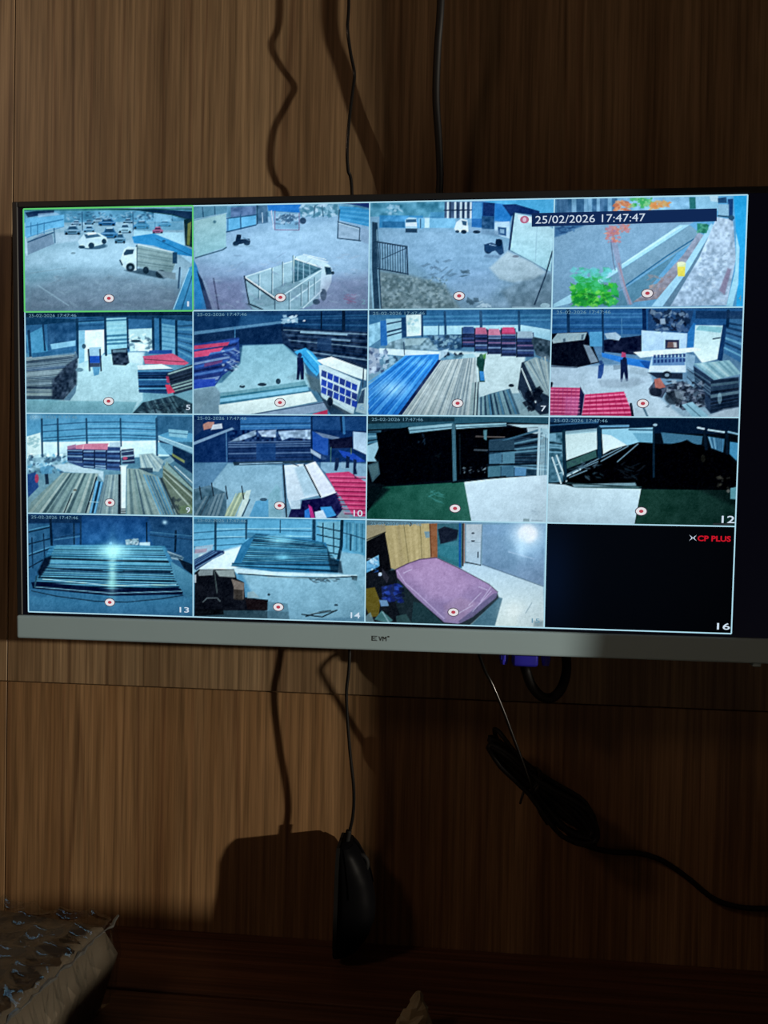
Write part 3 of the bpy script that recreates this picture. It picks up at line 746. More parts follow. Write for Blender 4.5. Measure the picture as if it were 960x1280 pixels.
def P6():
    s = Pic(1, 1, 230, 380, 4)
    s.base('1f4a70', '1f4670', '6fa4b4', '4a7890')
    s.r('18416a', 57, 60, 918, 220); s.p('2f6690', (290,60,520,62,520,92,280,120), .7, 14); s.p('143458', (60,160,500,110,520,210,300,205,60,195)); s.hatch(['1a4468', '2a5c84'], (560,70), (560,130), (918,150), (918,60), 5, .5); s.l('0e2640', 16, (800,50,800,150)); s.l('0e2640', 8, (690,50,690,130))
    s.p('6fa0bc', (60,142,500,92,560,96,560,104,500,104,60,158), .8); s.dabs(['d4e4ea', 'a4c4d4', '8cb4c8'], 505, 70, 580, 98, 16, 16, 9, .9); s.e('cfe0ea', 605, 92, 6, 4); s.l('4a86ac', 4, (262,120,262,175))
    s.p(('86b4c0', 'a8ccd2', 'v'), (300,212,505,206,605,300,640,420,190,445,60,548,60,420,200,395,290,300), 1, 8); s.l('6fa0b0', 5, (505,212,600,300))
    s.p('1c3554', (490,120,918,150,918,330,700,275,560,250,500,205)); s.hatch(['7f9cac', '16283f', '3a5570', '101f34'], (500,135), (560,245), (918,300), (918,160), 9, .45, .8); s.noise(22, 16, (490,130,918,150,918,300,700,270,500,205)); s.l('8fb0c0', 10, (590,148,720,156,815,162)); s.l('7c9cb0', 9, (735,185,830,192)); s.r('24456a', 670, 180, 740, 240, .8)
    s.p('2a4a8c', (58,205,225,180,282,172,288,290,235,335,200,362,165,410,58,425)); s.hatch(['3a68b4', '1c2c5c', '5a86c0', '283c78', '8ca4c4'], (60,225), (60,420), (165,405), (285,180), 11, .7, .85); s.p('c4486c', (58,212,236,194,226,212,60,230)); s.p('d8547c', (60,242,205,220,190,240,142,246,130,262,60,270)); s.p('9a4468', (110,300,200,282,200,296,110,318), .6); s.p('2c50b4', (60,380,165,375,165,412,60,425), .9); s.dabs(['b8ccd8', '6a8cb4', '1a2850'], 200, 230, 280, 340, 30, 16, 6, .6)
    s.p('7c98a4', (58,430,165,412,195,450,185,560,58,560), .9, 10)
    s.p('6fa0aa', (190,448,610,388,622,425,190,475)); s.p('35788c', (190,462,622,408,622,414,190,472)); s.p('82bcd0', (190,474,625,416,630,440,190,496)); s.p('3a7890', (190,492,628,436,632,442,190,502)); s.p(('dfe9e0', 'd0e0dc', 'v'), (184,505,640,441,672,490,340,552,186,552)); s.p('8ea4b8', (335,553,740,484,725,532,560,560,330,560)); s.l('46607c', 5, (340,553,735,490)); s.p('c83c64', (650,550,722,530,722,560,640,560)); s.p('4a94c8', (722,560,742,520,800,540,812,560)); s.l('c4dae0', 5, (735,490,742,515))
    s.e('2a4656', 300, 414, 14, 8); s.e('8cacb4', 300, 408, 8, 4); s.e('2a4050', 398, 405, 22, 8); s.e('2a4656', 478, 390, 12, 14); s.p('88acb6', (520,370,560,352,590,378,540,388), .7)
    s.p('3fa8d8', (556,244,612,226,648,250,700,320,668,365,640,340,598,285)); s.l('7cd0ec', 6, (620,240,690,320)); s.l('2a80b4', 5, (600,262,670,345))
    s.p('16234c', (570,272,600,274,606,330,604,382,590,382,586,340,580,384,568,382,572,320)); s.e('2a3a60', 584, 262, 11, 12); s.p('5a6c70', (610,350,680,380,760,480,640,430), .7, 10)
    s.p(('e6efe8', 'd4e4e2', 'v'), (668,288,740,270,915,335,912,388,860,372,700,310)); s.p('c4d8da', (678,312,700,310,885,392,850,550,690,446)); s.l('2c3c54', 6, (805,282,912,325))
    for k in range(6):
        for r_ in range(3):
            x = 696 + k * 30; y = 340 + k * 13 + r_ * 38 - (0 if r_ else 6)
            s.p('2448a8' if (k + r_) % 3 else '2c4488', (x - 3, y, x + 23, y + 11, x + 19, y + 42, x - 6, y + 31), 1, 3)
    s.p('b8cfd2', (690,446,850,550,820,560,690,465)); s.p('2a3e50', (660,420,700,475,850,555,740,560,700,490), .8); s.p('b0c8cc', (860,540,890,430,915,420,915,555), .9); s.p('2a4460', (870,500,890,440,905,430,900,500), .9); s.l('243850', 5, (900,320,895,420)); s.e('1c2c40', 735, 490, 14, 22)
    s.noise(8, 40); s.noise(7, 11)
    return s.finish('warehouse floor with a white and blue truck', M_feed), s

def P7():
    s = Pic(2, 1, 450, 380, 4)
    s.base('32709c', '2c6690', 'a8c0c0', '8ca8ac')
    s.p(('c0d4d4', 'b8cccc', 'v'), (420,240,820,262,800,450,590,470,560,300), 1, 10)
    s.r('3f7ca4', 45, 55, 945, 130); s.hatch(['336c96', '5090b4'], (310,60), (310,115), (945,105), (945,48), 5, .5); s.r('1a3c5c', 45, 38, 330, 66, .8)
    s.p(('b4dce4', '94c4d4', 'v'), (310,120,800,112,945,135,945,190,800,175,310,165)); s.l('2a5578', 12, (420,50,424,165)); s.l('2a5578', 14, (598,48,600,130)); s.l('2a5578', 12, (788,46,790,140)); s.l('3a6888', 5, (390,110,390,165))
    s.p('94c8dc', (48,115,104,100,104,185,48,225)); s.noise(24, 14, (48,115,104,100,104,185,48,225)); s.p('2a72b4', (104,96,134,92,142,216,106,218)); s.p('a0ccd8', (132,86,208,82,208,190,140,218)); s.hatch(['24486a', '9ccad6'], (135,105), (138,205), (208,182), (208,90), 5, .45); s.p('1f4a74', (206,78,230,76,232,175,210,178)); s.p('d8eae6', (230,66,304,62,304,166,234,172)); s.dabs(['8cc0cc', 'b8d8d4'], 240, 80, 295, 150, 12, 14, 12, .6); s.l('1d466c', 10, (308,62,310,170))
    s.p('7898a4', (150,200,220,180,380,178,400,240,120,236)); s.noise(40, 14, (150,200,220,180,380,178,400,240,120,236)); s.p('a4c0c4', (225,185,330,180,300,212,225,218), .8)
    s.p('3c6484', (330,165,505,160,505,235,390,240)); s.noise(40, 16, (330,165,505,160,505,235,390,240)); s.dabs(['16283c'], 420, 250, 500, 272, 8, 14, 12); s.dabs(['8cb0bc', '2a4a64'], 360, 170, 500, 225, 30, 12, 9, .7)
    for x0, x1, y0, y1, top in ((506,570,128,225,'3c5c8c'), (568,630,132,245,'c0708c'), (632,697,138,258,'c88098'), (700,772,130,268,'d0507c'), (776,862,150,272,'9cb4c0')):
        s.r('2a3c64', x0, y0, x1, y1); s.hatch(['1c2844', '7c98b4', '3c5484', '24304c', '8a6c90'], (x0, y0 + 12), (x0, y1), (x1, y1), (x1, y0 + 12), 9, .6, .85); s.p(top, (x0, y0 + 26, x0 + 6, y0 - 6, x1 - 8, y0 - 6, x1, y0 + 26)); s.l('121c34', 5, (x0, y0, x0, y1))
    s.p('b03058', (700,150,768,150,770,160,704,160), .6); s.p('3c5260', (860,170,945,190,945,290,872,262,850,190)); s.noise(36, 14, (860,170,945,190,945,290,872,262))
    s.p('cfe2e6', (98,230,400,246,396,272,220,268,98,258)); s.p('a8b8c8', (48,225,98,235,102,325,80,345,48,360)); s.dabs(['c8d8e4', '7890ac', '34486c'], 52, 240, 140, 350, 22, 12, 14, .7); s.dabs(['24405c', 'a4c4d0'], 120, 270, 200, 310, 12, 12, 10, .7); s.l('2f4c68', 4, (218,200,222,262)); s.p('bcd4dc', (390,245,440,230,430,260,390,290), .8)
    s.p(('2f8cd8', '2478c8', 'v'), (48,412,225,266,392,258,388,300,190,562,48,562)); s.hatch(['3c9ce4', '2274c4', '58b0ec', '2a84d0'], (60,412), (380,262), (180,560), (48,562), 1, .01); s.hatch(['4aa8e8', '2478c4', '68b8ee', '2a80cc'], (235,266), (388,262), (180,560), (-200,560), 9, .5, .6); s.glow('b4e4f6', 165, 430, 85, 42, .75); s.glow('90d0f0', 300, 300, 50, 20, .5)
    for k in range(11):
        f = k / 10; S_ = (48, 412 + 300 * f) if f < .5 else (48 + 284 * (f - .5), 562); E_ = (228 + 160 * f, 266 + 26 * f)
        s.l('1c62ac' if k % 2 else '6cbcf0', 4 if k % 2 else 5, (*S_, *E_), .75)
    s.p('1a2c58', (388,285,402,290,212,560,188,560)); s.p(('b4c0be', 'a0b0b0', 'v'), (402,290,572,274,578,400,548,562,206,562)); s.hatch(['98a8a8', 'c0cac6', '7c9098', 'aebaba'], (405,290), (572,275), (548,560), (210,560), 16, .55, .8); s.p('7fb4c0', (430,270,560,255,575,275,430,284), .5)
    for k in range(20):
        f = k / 19; s.l('5c7078' if k % 3 else 'd4d8d0', 2.5, (402 + 168 * f, 290 - 14 * f, 210 + 338 * f, 562), .55)
    s.e('d0d8d4', 340, 440, 50, 60, .25, 1)
    s.p('1c4c48', (578,275,592,268,606,275,622,255,618,290,610,350,618,396,590,396,586,330,576,312)); s.p('3c88c0', (590,342,612,345,616,390,594,390)); s.e('3a6a5c', 600, 268, 10, 12); s.p('5c9c4c', (606,262,624,254,622,280,612,282), .8)
    s.hatch(['1c2c40', '8ca4a4', '2c4050', 'a4b8b4'], (555,400), (590,395), (582,562), (540,562), 5, .7); s.p('587c8c', (592,475,640,455,742,428,792,556,592,562)); s.hatch(['3c5c70', '86a8ac', '1f3a50', '6c9098', '4c84a0'], (595,470), (742,430), (792,556), (592,562), 16, .7, .9)
    s.p('26384c', (780,430,800,300,830,290,945,480,945,552,890,560,800,470)); s.p('90a8ac', (812,300,870,272,945,300,945,470,880,440)); s.hatch(['b4c0b8', '5c7480', '94a4a4'], (820,296), (945,262), (945,470), (935,470), 8, .5, .8); s.l('c4d4d4', 6, (800,330,870,500)); s.l('6f8c98', 5, (790,440,835,545)); s.dabs(['0f1828'], 820, 440, 890, 540, 14, 22, 22, .7); s.e('1f3040', 748, 414, 14, 8)
    s.noise(8, 40); s.noise(7, 11)
    return s.finish('stacks of blue and grey roofing sheets', M_feed), s

def P8():
    s = Pic(3, 1, 680, 380, 3.692)
    s.base('245c8c', '2a5f88', 'a8c4cc', '90b0bc')
    s.p(('acc6d0', 'b8d0d6', 'v'), (25,290,480,280,520,420,640,520,25,520), 1, 12)
    s.r('2a6496', 20, 20, 922, 140); s.hatch(['2a628f', '4a8ab4', '1f5078'], (22,28), (22,135), (470,130), (470,22), 6, .5, .7); s.l('163c60', 14, (110,24,112,140)); s.l('163c60', 10, (270,22,272,230)); s.l('4f88ac', 4, (358,70,360,230)); s.l('10305a', 18, (462,24,465,150))
    s.p('0f1728', (22,142,200,132,255,272,150,296,22,286)); s.p('9cb8bc', (34,172,60,140,198,134,185,168,40,186)); s.hatch(['4a6474', 'a8c0c0'], (40,175), (195,140), (190,165), (45,185), 7, .5, .8); s.p('8ca4b0', (180,190,210,195,250,268,215,276), .9); s.p('5aa4c8', (208,132,268,130,268,198,210,198)); s.l('5c7080', 6, (25,292,150,296))
    s.p('16203c', (275,168,452,145,452,238,275,222)); s.p('a4c0cc', (278,138,330,132,356,152,345,170,290,162)); s.noise(14, 14, (275,168,452,145,452,238,275,222))
    s.p(('bcdcea', 'a8cce0', 'v'), (450,122,662,134,656,228,450,225)); s.r('2a3454', 560, 164, 624, 206); s.p('86685c', (572,174,612,174,616,200,568,200), .8); s.p('c8d0cc', (596,176,612,176,612,198,600,198), .8)
    s.p('2a527c', (480,28,690,30,668,132,480,120)); s.dabs(['16243c', '48688c', '7c98ac', '1c3450'], 500, 36, 665, 122, 60, 16, 12, .8); s.p('b4ccd8', (535,70,558,66,562,92,538,94), .8)
    s.p('2f80bc', (664,130,690,85,702,90,690,220,660,215)); s.p(('bce0e0', 'dcf2ea', 'v'), (698,96,826,96,804,250,730,268,690,218)); s.p('74bcc4', (715,98,822,104,815,130,700,118), .7); s.p('16406c', (826,92,848,92,822,262,800,252)); s.l('2a4c64', 6, (780,158,812,152))
    s.p('3c749c', (846,50,918,50,912,268,830,222)); s.hatch(['1c4468', '6cacc4'], (846,80), (828,215), (912,258), (916,90), 6, .4, .9); s.l('153a5c', 14, (850,30,846,100)); s.r('1c3c60', 700, 30, 920, 66, .7)
    s.p('2c80cc', (264,226,365,246,502,264,494,300,380,278,268,246)); s.p('1a5094', (440,262,502,264,494,300,470,296), .8); s.p('b04870', (358,222,376,226,378,246,356,246)); s.p('16264c', (352,258,382,256,386,300,388,356,378,358,368,315,360,362,352,358)); s.p('264f8c', (250,285,276,276,272,320,262,345,246,346)); s.e('1a2848', 372, 258, 10, 12); s.e('2f5484', 262, 272, 9, 10)
    s.p('9cb4bc', (390,290,470,300,480,330,395,320), .6); s.p('92a8b2', (245,352,440,342,470,360,395,388,262,384), .7, 12); s.p('6c8490', (318,284,352,282,352,300,320,306), .7)
    s.p(('e4f0e4', 'd0e6e4', 'v'), (412,222,690,198,725,204,720,214,445,248)); s.p('a8ccd8', (498,242,655,230,655,312,480,312)); s.r('2f5f98', 500, 244, 650, 282, .6)
    for k in range(9):
        for r_ in range(2): s.r('1c3a74', 506 + k * 17, 234 + r_ * 22 - k, 517 + k * 17, 250 + r_ * 22 - k, .8, 2)
    s.p('c8dce0', (490,285,655,280,655,312,482,312)); s.p('98bccc', (655,225,700,235,690,300,655,312), .8); s.p('28384c', (478,315,640,316,640,345,520,340)); s.e('1c2c3c', 568, 326, 22, 18); s.e('7c98a4', 568, 326, 10, 8)
    s.p('28405a', (690,282,785,345,900,330,902,470,770,502,705,425)); s.hatch(['16283c', '50707c', '284458', '101c2c', '6c8c94'], (770,350), (770,500), (900,470), (900,335), 9, .7, .8); s.p(('98c4c8', '84b0b8', 'v'), (690,272,855,254,912,316,785,346)); s.hatch(['6c9ca8', 'b4d4d2'], (690,275), (855,256), (910,316), (785,345), 6, .5, .7); s.hatch(['5c7c8c', '1c2c40'], (660,285), (660,340), (770,440), (770,355), 6, .5, .8); s.e('9cc4cc', 812, 430, 10, 26, .6)
    s.p('384658', (482,390,520,342,562,372,640,352,745,410,740,470,640,488,600,450,560,405,545,432,495,420)); s.noise(44, 12, (482,390,520,342,562,372,640,352,745,410,740,470,640,488,560,405,540,430)); s.dabs(['a8bcc4', '1c2838', '5c7484', '8c9ca8'], 570, 355, 740, 470, 60, 14, 10, .7); s.p('b47468', (508,346,536,340,562,382,515,392)); s.e('1c2838', 515, 405, 30, 20, .8); s.e('18242f', 600, 430, 42, 32, .7); s.p('8ca0a8', (600,390,650,400,640,440,610,430), .6)
    s.p('8cbcc8', (636,462,685,448,765,516,690,522)); s.l('4a7484', 4, (660,460,728,520)); s.p('b8ccd2', (755,516,830,480,902,470,902,520), .8, 10); s.l('5c8090', 10, (460,480,476,516))
    s.p('c84878', (22,388,168,390,156,518,22,518)); s.p('d03c70', (186,420,368,404,410,518,172,518)); s.p('1c2048', (165,385,184,420,170,518,150,518))
    for k in range(7): s.l('e88cac', 4, (25, 400 + k * 17, 160, 401 + k * 17)); s.l('8c2c58', 3, (25, 408 + k * 17, 160, 409 + k * 17))
    for k in range(5): s.l('f08cac', 5, (190 - k * 4, 432 + k * 19, 374 + k * 8, 416 + k * 21)); s.l('9c1c4c', 4, (188 - k * 4, 441 + k * 19, 376 + k * 8, 426 + k * 21))
    for k in range(6): s.l('a44078', 3, (45 + k * 20, 392, 38 + k * 20, 516), .6); s.l('a82458', 3, (212 + k * 27, 416, 205 + k * 34, 516), .6)
    s.p('d88cc0', (90,430,160,430,155,515,90,515), .35, 14); s.l('1f2a3c', 12, (32,370,28,384)); s.l('20283c', 12, (400,462,408,515))
    s.noise(7, 40); s.noise(7, 11)
    return s.finish('warehouse with red tile sheets and a truck', M_feed), s

def P9():
    s = Pic(0, 2, 20, 510, 4)
    s.base('4a90b4', '2f6f94', '84a4a8', '6c8c90')
    s.p(('58a0c4', '5aa4c4', 'v'), (48,38,895,38,895,170,48,170)); s.glow('a8d8ec', 90, 44, 26, 14, .9)
    for y in (74, 106, 138, 152): s.l('2a5c80', 5, (130, y + 12, 350, y - 2, 525, y - 4, 710, y + 4), .9)
    s.l('7cbcd6', 4, (350,90,700,92)); s.l('7cbcd6', 4, (350,122,700,126))
    s.p(('dcf0f0', 'b8dce2', 'v'), (48,170,780,162,790,240,48,262)); s.p('d8ece6', (48,142,118,122,124,225,48,250)); s.dabs(['8cb8bc'], 60, 150, 110, 200, 8, 16, 8, .6)
    for x, y1, w in ((126,240,10), (207,240,10), (353,185,10), (526,190,8), (709,235,12)): s.l('235070', w, (x, 55, x + 3, y1))
    s.p('2a5c80', (710,40,895,45,895,130,800,110,712,140), .7); s.p('8cc4d4', (768,106,868,116,862,152,772,142)); s.l('3a7090', 4, (770,124,865,134)); s.p('17385a', (718,152,895,235,895,330,800,265,730,190)); s.p('86b4c4', (718,138,895,200,895,228,718,158)); s.l('b8dce2', 4, (720,142,895,204)); s.p('6cb0c8', (715,170,790,185,790,235,715,230), .8)
    s.p('88b0bc', (48,250,260,235,270,300,48,310), .9); s.noise(44, 14, (48,225,260,225,260,320,48,320)); s.dabs(['3a6480', '78a4b4', '2c4c68', '58a0c0'], 60, 235, 250, 320, 50, 14, 9, .7)
    s.p('b8cfd4', (180,285,260,275,440,315,440,365,410,330,240,318), .95, 8)
    s.p('2a5490', (48,330,95,320,110,392,56,445)); s.e('bc4868', 100, 350, 10, 22); s.p('1f3850', (140,325,158,322,162,378,145,380)); s.e('24405c', 150, 312, 12, 14); s.p('5ca0c0', (115,295,175,285,180,325,125,330), .8)
    s.p('2c4878', (255,205,335,188,525,195,525,312,455,305,340,298,258,268)); 
    for x0, x1, y0, y1 in ((256,334,210,270), (338,392,212,296), (398,452,212,304), (460,524,214,312)): s.hatch(['8cb0c4', '1c2c50', '3c6494', '22385c'], (x0, y0), (x0, y1), (x1, y1 + 4), (x1, y0), 9, .55, .95); s.l('142440', 5, (x1 + 2, y0, x1 + 2, y1))
    s.p('d07c94', (295,186,350,178,465,176,460,208,300,204)); s.p('a45c84', (255,190,300,180,298,205,258,208), .8); s.l('e8b0b8', 4, (340,182,335,205)); s.p('26385c', (530,208,592,202,600,275,536,278)); s.hatch(['86a4b4', '26385c'], (532,215), (534,275), (598,270), (592,208), 5, .5); s.e('d04868', 550, 250, 12, 8, .8); s.p('a4bcc8', (470,172,525,170,525,195,470,195), .8)
    s.p('a0b8b8', (622,232,690,225,748,265,720,318,630,305)); s.hatch(['c0d0c8', '70909c', '90a8a8'], (625,235), (690,228), (760,300), (640,305), 8, .6, .8); s.r('2a485c', 620, 298, 690, 322, .9); s.p('8cb0b8', (740,262,780,240,800,262,760,290), .8); s.p('a8b060', (785,225,850,262,850,275,790,240), .8)
    s.p('7c9896', (232,322,415,326,372,522,58,522,70,470)); s.hatch(['98aca4', '5c787c', 'a8b8b0', '3f5c64', '86a09c'], (232,322), (415,326), (375,522), (58,522), 13, .7, .9); s.l('2c4450', 6, (280,425,240,520)); s.l('22384a', 8, (405,345,350,520)); s.e('4a4438', 295, 408, 10, 6, .6)
    s.p('2f6c94', (402,362,442,370,402,526,368,522)); s.hatch(['1c3448', '6cb0d0', '284c64'], (405,362), (440,368), (402,524), (370,522), 3, .7); s.l('a8ccd4', 4, (370,466,440,470)); s.p('869ea0', (450,332,526,330,524,532,402,526)); s.hatch(['a4b8b4', '64808a', '8ca4a4'], (450,334), (526,332), (524,530), (405,526), 8, .6, .9)
    s.p('142434', (516,330,532,330,530,530,514,530), .9); s.p('dbe8e4', (528,288,556,290,552,500,530,500)); s.p('1c2c3c', (530,500,552,500,552,526,532,526)); s.hatch(['c8d4d0'], (530,502), (530,526), (552,526), (552,502), 3, .4); s.p('c8d8d8', (520,285,565,282,560,292,525,294), .8)
    s.p('849c98', (560,300,620,302,742,352,815,532,560,532)); s.hatch(['9cb0a8', '5c787c', '90a49c', '74908c', '486470'], (560,302), (640,310), (740,532), (562,532), 9, .65, .9); s.hatch(['60a0bc', '3c6c84', '80b4c4', '4c84a0'], (640,330), (735,345), (812,530), (728,530), 6, .65, .9); s.p('16242c', (725,350,740,345,830,528,815,530), .7)
    s.p('6c7c6c', (742,285,890,425,895,525,820,525,740,352)); s.hatch(['94a494', '48584c', 'b0bcac', '5c6c58'], (742,292), (745,350), (895,520), (892,400), 6, .6, .9); s.p('8ca89c', (760,265,890,400,895,420,745,292), .8); s.l('d0dcd8', 4, (800,290,895,375)); s.l('3a5058', 5, (770,280,892,400)); s.dabs(['2c3c44'], 790, 450, 830, 500, 6, 12, 18, .6); s.p('86a86c', (820,490,890,480,890,525,830,525), .4, 10)
    s.noise(8, 40); s.noise(7, 11)
    return s.finish('long timber stacks below a metal shed wall', M_feed), s

def P10():
    s = Pic(1, 2, 230, 510, 4)
    s.base('1a4a78', '1a4674', '7ca8b8', '7ca4b4')
    s.p(('84b0c0', '94bcc8', 'v'), (230,275,500,285,510,545,60,548,60,400,145,385), 1, 12); s.p('5c8ca8', (57,278,230,272,140,388,57,402)); s.p('88b0c4', (690,270,912,280,912,380,830,330,715,325,690,300))
    s.r('12386a', 57, 44, 915, 272); s.p('3878ac', (292,50,640,48,640,106,292,112)); s.l('1a4a74', 5, (295,84,640,80)); s.l('5c9cc4', 4, (295,96,640,92)); s.p('24588c', (640,50,915,50,915,120,640,110), .8); s.l('0e2a50', 14, (790,50,795,120)); s.l('3a7cac', 12, (800,52,805,130)); s.l('0e2a50', 7, (645,48,648,270)); s.l('3a6c94', 5, (470,100,474,262)); s.l('4a7ca4', 6, (222,120,226,268))
    s.p('86a8c0', (57,172,250,100,262,108,57,188)); s.p('c08c7c', (105,84,130,72,162,72,162,100,110,112)); s.p('d0dce0', (155,86,200,80,204,104,145,112)); s.p('2a4870', (60,60,110,60,104,110,60,150), .8)
    s.p('20406c', (230,150,640,120,640,265,230,268)); s.p('8ca8bc', (240,170,300,138,370,112,370,140,290,166)); s.p('9cb4c8', (378,118,470,112,468,150,400,145)); s.p('98b4c8', (478,118,640,112,640,160,540,150,500,165)); s.noise(44, 12, (240,115,640,108,640,168,240,172)); s.hatch(['16305a', '6888a8', '1c3c68', '10264c'], (232,170), (232,262), (640,256), (640,165), 8, .5, .8); s.r('1f4c80', 372, 180, 468, 260, .8)
    s.p('2a5fb0', (648,120,726,152,726,245,650,210)); s.p('7c94ac', (660,122,780,150,780,165,700,150), .9); s.p('141a38', (730,162,846,146,846,202,736,204)); s.p(('b0d0e2', 'c0dae6', 'v'), (848,122,914,128,914,235,850,205)); s.p('c0d4dc', (640,205,720,255,700,262,640,225), .8); s.p('1a3c6c', (690,235,760,240,760,272,690,268), .8)
    s.p('2454b8', (776,212,850,228,908,268,870,272,800,246)); 
    for pts in ((762,250,780,252,778,290,768,315,756,312), (815,240,832,246,828,300,812,300), (850,255,866,262,862,300,868,330,848,332)): s.p('1a3054', pts)
    s.l('4a7c74', 4, (740,200,738,270)); s.l('9aac58', 4, (838,205,838,232), .7); s.p('a4c4d0', (790,270,812,268,808,305,790,300), .5)
    s.p('2a4454', (255,270,655,262,655,274,262,288)); s.l('8cb0c0', 5, (290,280,500,274)); s.l('3c6074', 4, (345,282,650,276))
    s.p(('d4e2e6', 'c4d8de', 'v'), (510,286,608,280,688,432,602,452,570,462,545,502,525,445)); s.p('94bcc8', (560,300,606,285,680,425,610,440), .6, 14); s.p('dce4ea', (612,285,662,268,768,422,692,446)); s.l('1c2c3c', 7, (608,284,688,440)); s.l('3a4c5c', 5, (540,275,580,290)); s.p('b4ccd4', (540,460,590,458,590,500,548,502)); s.l('16283c', 8, (505,285,514,420,522,545))
    s.p('1a1c50', (598,458,700,446,768,420,798,500,770,545,528,548,545,502,590,500)); s.noise(16, 14, (598,458,700,446,768,420,798,500,770,545,528,548)); s.p('3080d0', (610,508,640,492,636,548,610,548)); s.p('c8388c', (628,478,646,492,662,548,642,548)); s.p('3fa0d8', (688,492,740,488,766,532,700,548)); s.p('d0e4ec', (660,515,700,505,720,545,665,548)); s.p('8ca0a8', (765,540,800,500,835,540,820,550), .9)
    s.p(('d04478', 'd83c74', 'v'), (712,326,828,318,914,372,914,536,850,536,795,450,765,415))
    for k in range(9): s.l('8c2050', 5, (735 + k * 9, 348 + k * 22, 914, 352 + k * 22)); s.l('f07ca0', 4, (730 + k * 9, 340 + k * 22, 914, 344 + k * 22), .7)
    s.p('1a2c44', (848,330,870,350,860,352), .7)
    s.p('4a7080', (57,405,140,385,225,422,225,545,57,548)); s.noise(22, 18, (57,405,140,385,225,422,225,545,57,548)); s.hatch(['7c98a0', '3a5664', '5c7c88'], (120,440), (225,420), (190,545), (60,545), 6, .6, .8)
    s.p('a4b89c', (228,500,285,422,320,420,262,545,212,545)); s.hatch(['d0dcb0', '8ca488'], (270,425), (318,422), (260,545), (215,545), 4, .5, .8); s.p('c8dcd0', (322,412,346,408,330,470,292,545,272,545)); s.p('5ca4c4', (335,545,370,462,432,455,434,548)); s.p('7cb0b8', (432,440,470,380,490,400,495,548,434,548), .6, 10); s.l('2f5060', 6, (340,455,300,545)); s.e('3a5c70', 408, 455, 18, 8)
    for x, y in ((90, 392), (150, 375), (220, 390), (300, 390)): s.l('1f3444', 6, (x, y, x + 10, y + 62))
    s.noise(8, 40); s.noise(7, 11)
    return s.finish('storage racks behind white sheets and red sheet', M_feed), s

def P11():
    s = Pic(2, 2, 450, 510, 4)
    s.base('0a1420', '0f1c2c', '081018', '0c1420')
    s.p('2f6478', (40,52,932,48,932,88,700,78,470,86,240,104,40,112)); s.p('16323f', (40,50,470,56,470,74,40,84), .8); s.p('4a86a0', (40,120,110,118,104,172,40,186)); s.hatch(['20485c', '7cb4c8'], (42,120), (42,182), (104,170), (108,122), 3, .5); s.p('a4d0de', (40,190,112,166,76,250,88,268,40,268))
    s.p('050a12', (85,130,240,100,470,110,800,104,830,140,700,160,700,345,120,385,60,380,105,260))
    s.p(('a8d0d8', '7cb0c0', 'v'), (242,102,462,84,470,108,250,132)); s.l('3a6478', 5, (246,118,466,100)); s.p('9cc8d2', (474,90,724,82,726,98,560,106,478,112)); s.l('2f5a6c', 4, (476,104,724,92)); s.p('c8e4e8', (728,90,932,92,932,130,880,104,800,106))
    s.p('cfe6ea', (826,106,932,106,932,160,880,140,830,128), .9); s.p('2a4a60', (640,165,800,150,932,170,932,345,700,345,640,300)); s.noise(20, 20, (640,165,800,150,932,170,932,345,700,345)); s.hatch(['86b8cc', '16283c', '4c7c94', '0f1c2c', '6ca0b4'], (700,170), (690,300), (932,330), (900,110), 11, .5, .85)
    for q_, c in (((638,172,764,166,764,214,640,220), '2c4c60'), ((640,236,702,228,702,280,640,282), '4c7c94'), ((706,228,766,222,766,280,706,282), '5a8ca0'), ((634,296,696,292,696,346,634,350), '4a7c8c'), ((700,292,762,290,762,344,700,346), '44748c'), ((766,300,824,302,820,342,766,342), '5c94bc')): s.p(c, q_)
    s.l('0c1826', 8, (630,224,770,218)); s.l('0c1826', 8, (630,288,900,282)); s.l('8c7c74', 6, (575,148,715,152), .7); s.l('4a5660', 8, (568,214,630,216)); s.p('5c8c94', (612,118,630,116,628,168,614,160)); s.p('a0ccd8', (890,110,932,110,932,345,905,340,888,340), .6); s.hatch(['d4ecee', '5c94ac'], (900,140), (930,140), (928,345), (890,345), 5, .5, .7); s.l('c4dee4', 12, (888,100,880,345))
    s.dabs(['3a4450', '8ca0a8'], 500, 300, 622, 325, 12, 8, 5, .7); s.dabs(['22384a'], 290, 140, 330, 200, 4, 6, 16, .7); s.l('16242c', 5, (495,140,498,330)); s.dabs(['141e24'], 380, 230, 400, 250, 3, 10, 6)
    s.p('467484', (456,86,474,86,480,372,462,372)); s.p('40606c', (42,285,95,268,104,330,66,370)); s.p('5c8084', (48,290,92,276,96,325,68,355), .7); s.p('0d1820', (40,370,120,380,140,420,60,500,40,540))
    s.p(('1c5c4c', '30705f', 'h'), (118,392,520,370,556,566,40,562,40,520)); s.noise(10, 40, (118,392,520,370,556,566,40,562)); s.p('0a1a20', (40,395,118,390,150,405,60,490,40,500), .9, 16); s.dabs(['4a9c94'], 340, 410, 410, 470, 8, 26, 5, .5)
    s.p(('d8e8ee', 'cfe2ea', 'v'), (516,366,700,352,932,338,926,572,552,562)); s.noise(7, 40, (516,366,700,352,932,338,926,572,552,562)); s.r('8ca4a8', 808, 552, 838, 566, .8); s.l('a4b8c0', 6, (850,560,900,562), .7); s.l('0c1a24', 10, (460,372,640,352,720,346)); s.dabs(['b4c8d2'], 840, 500, 890, 530, 5, 16, 6, .5)
    s.noise(4, 12)
    return s.finish('dark shed with green floor and white light', M_feed), s

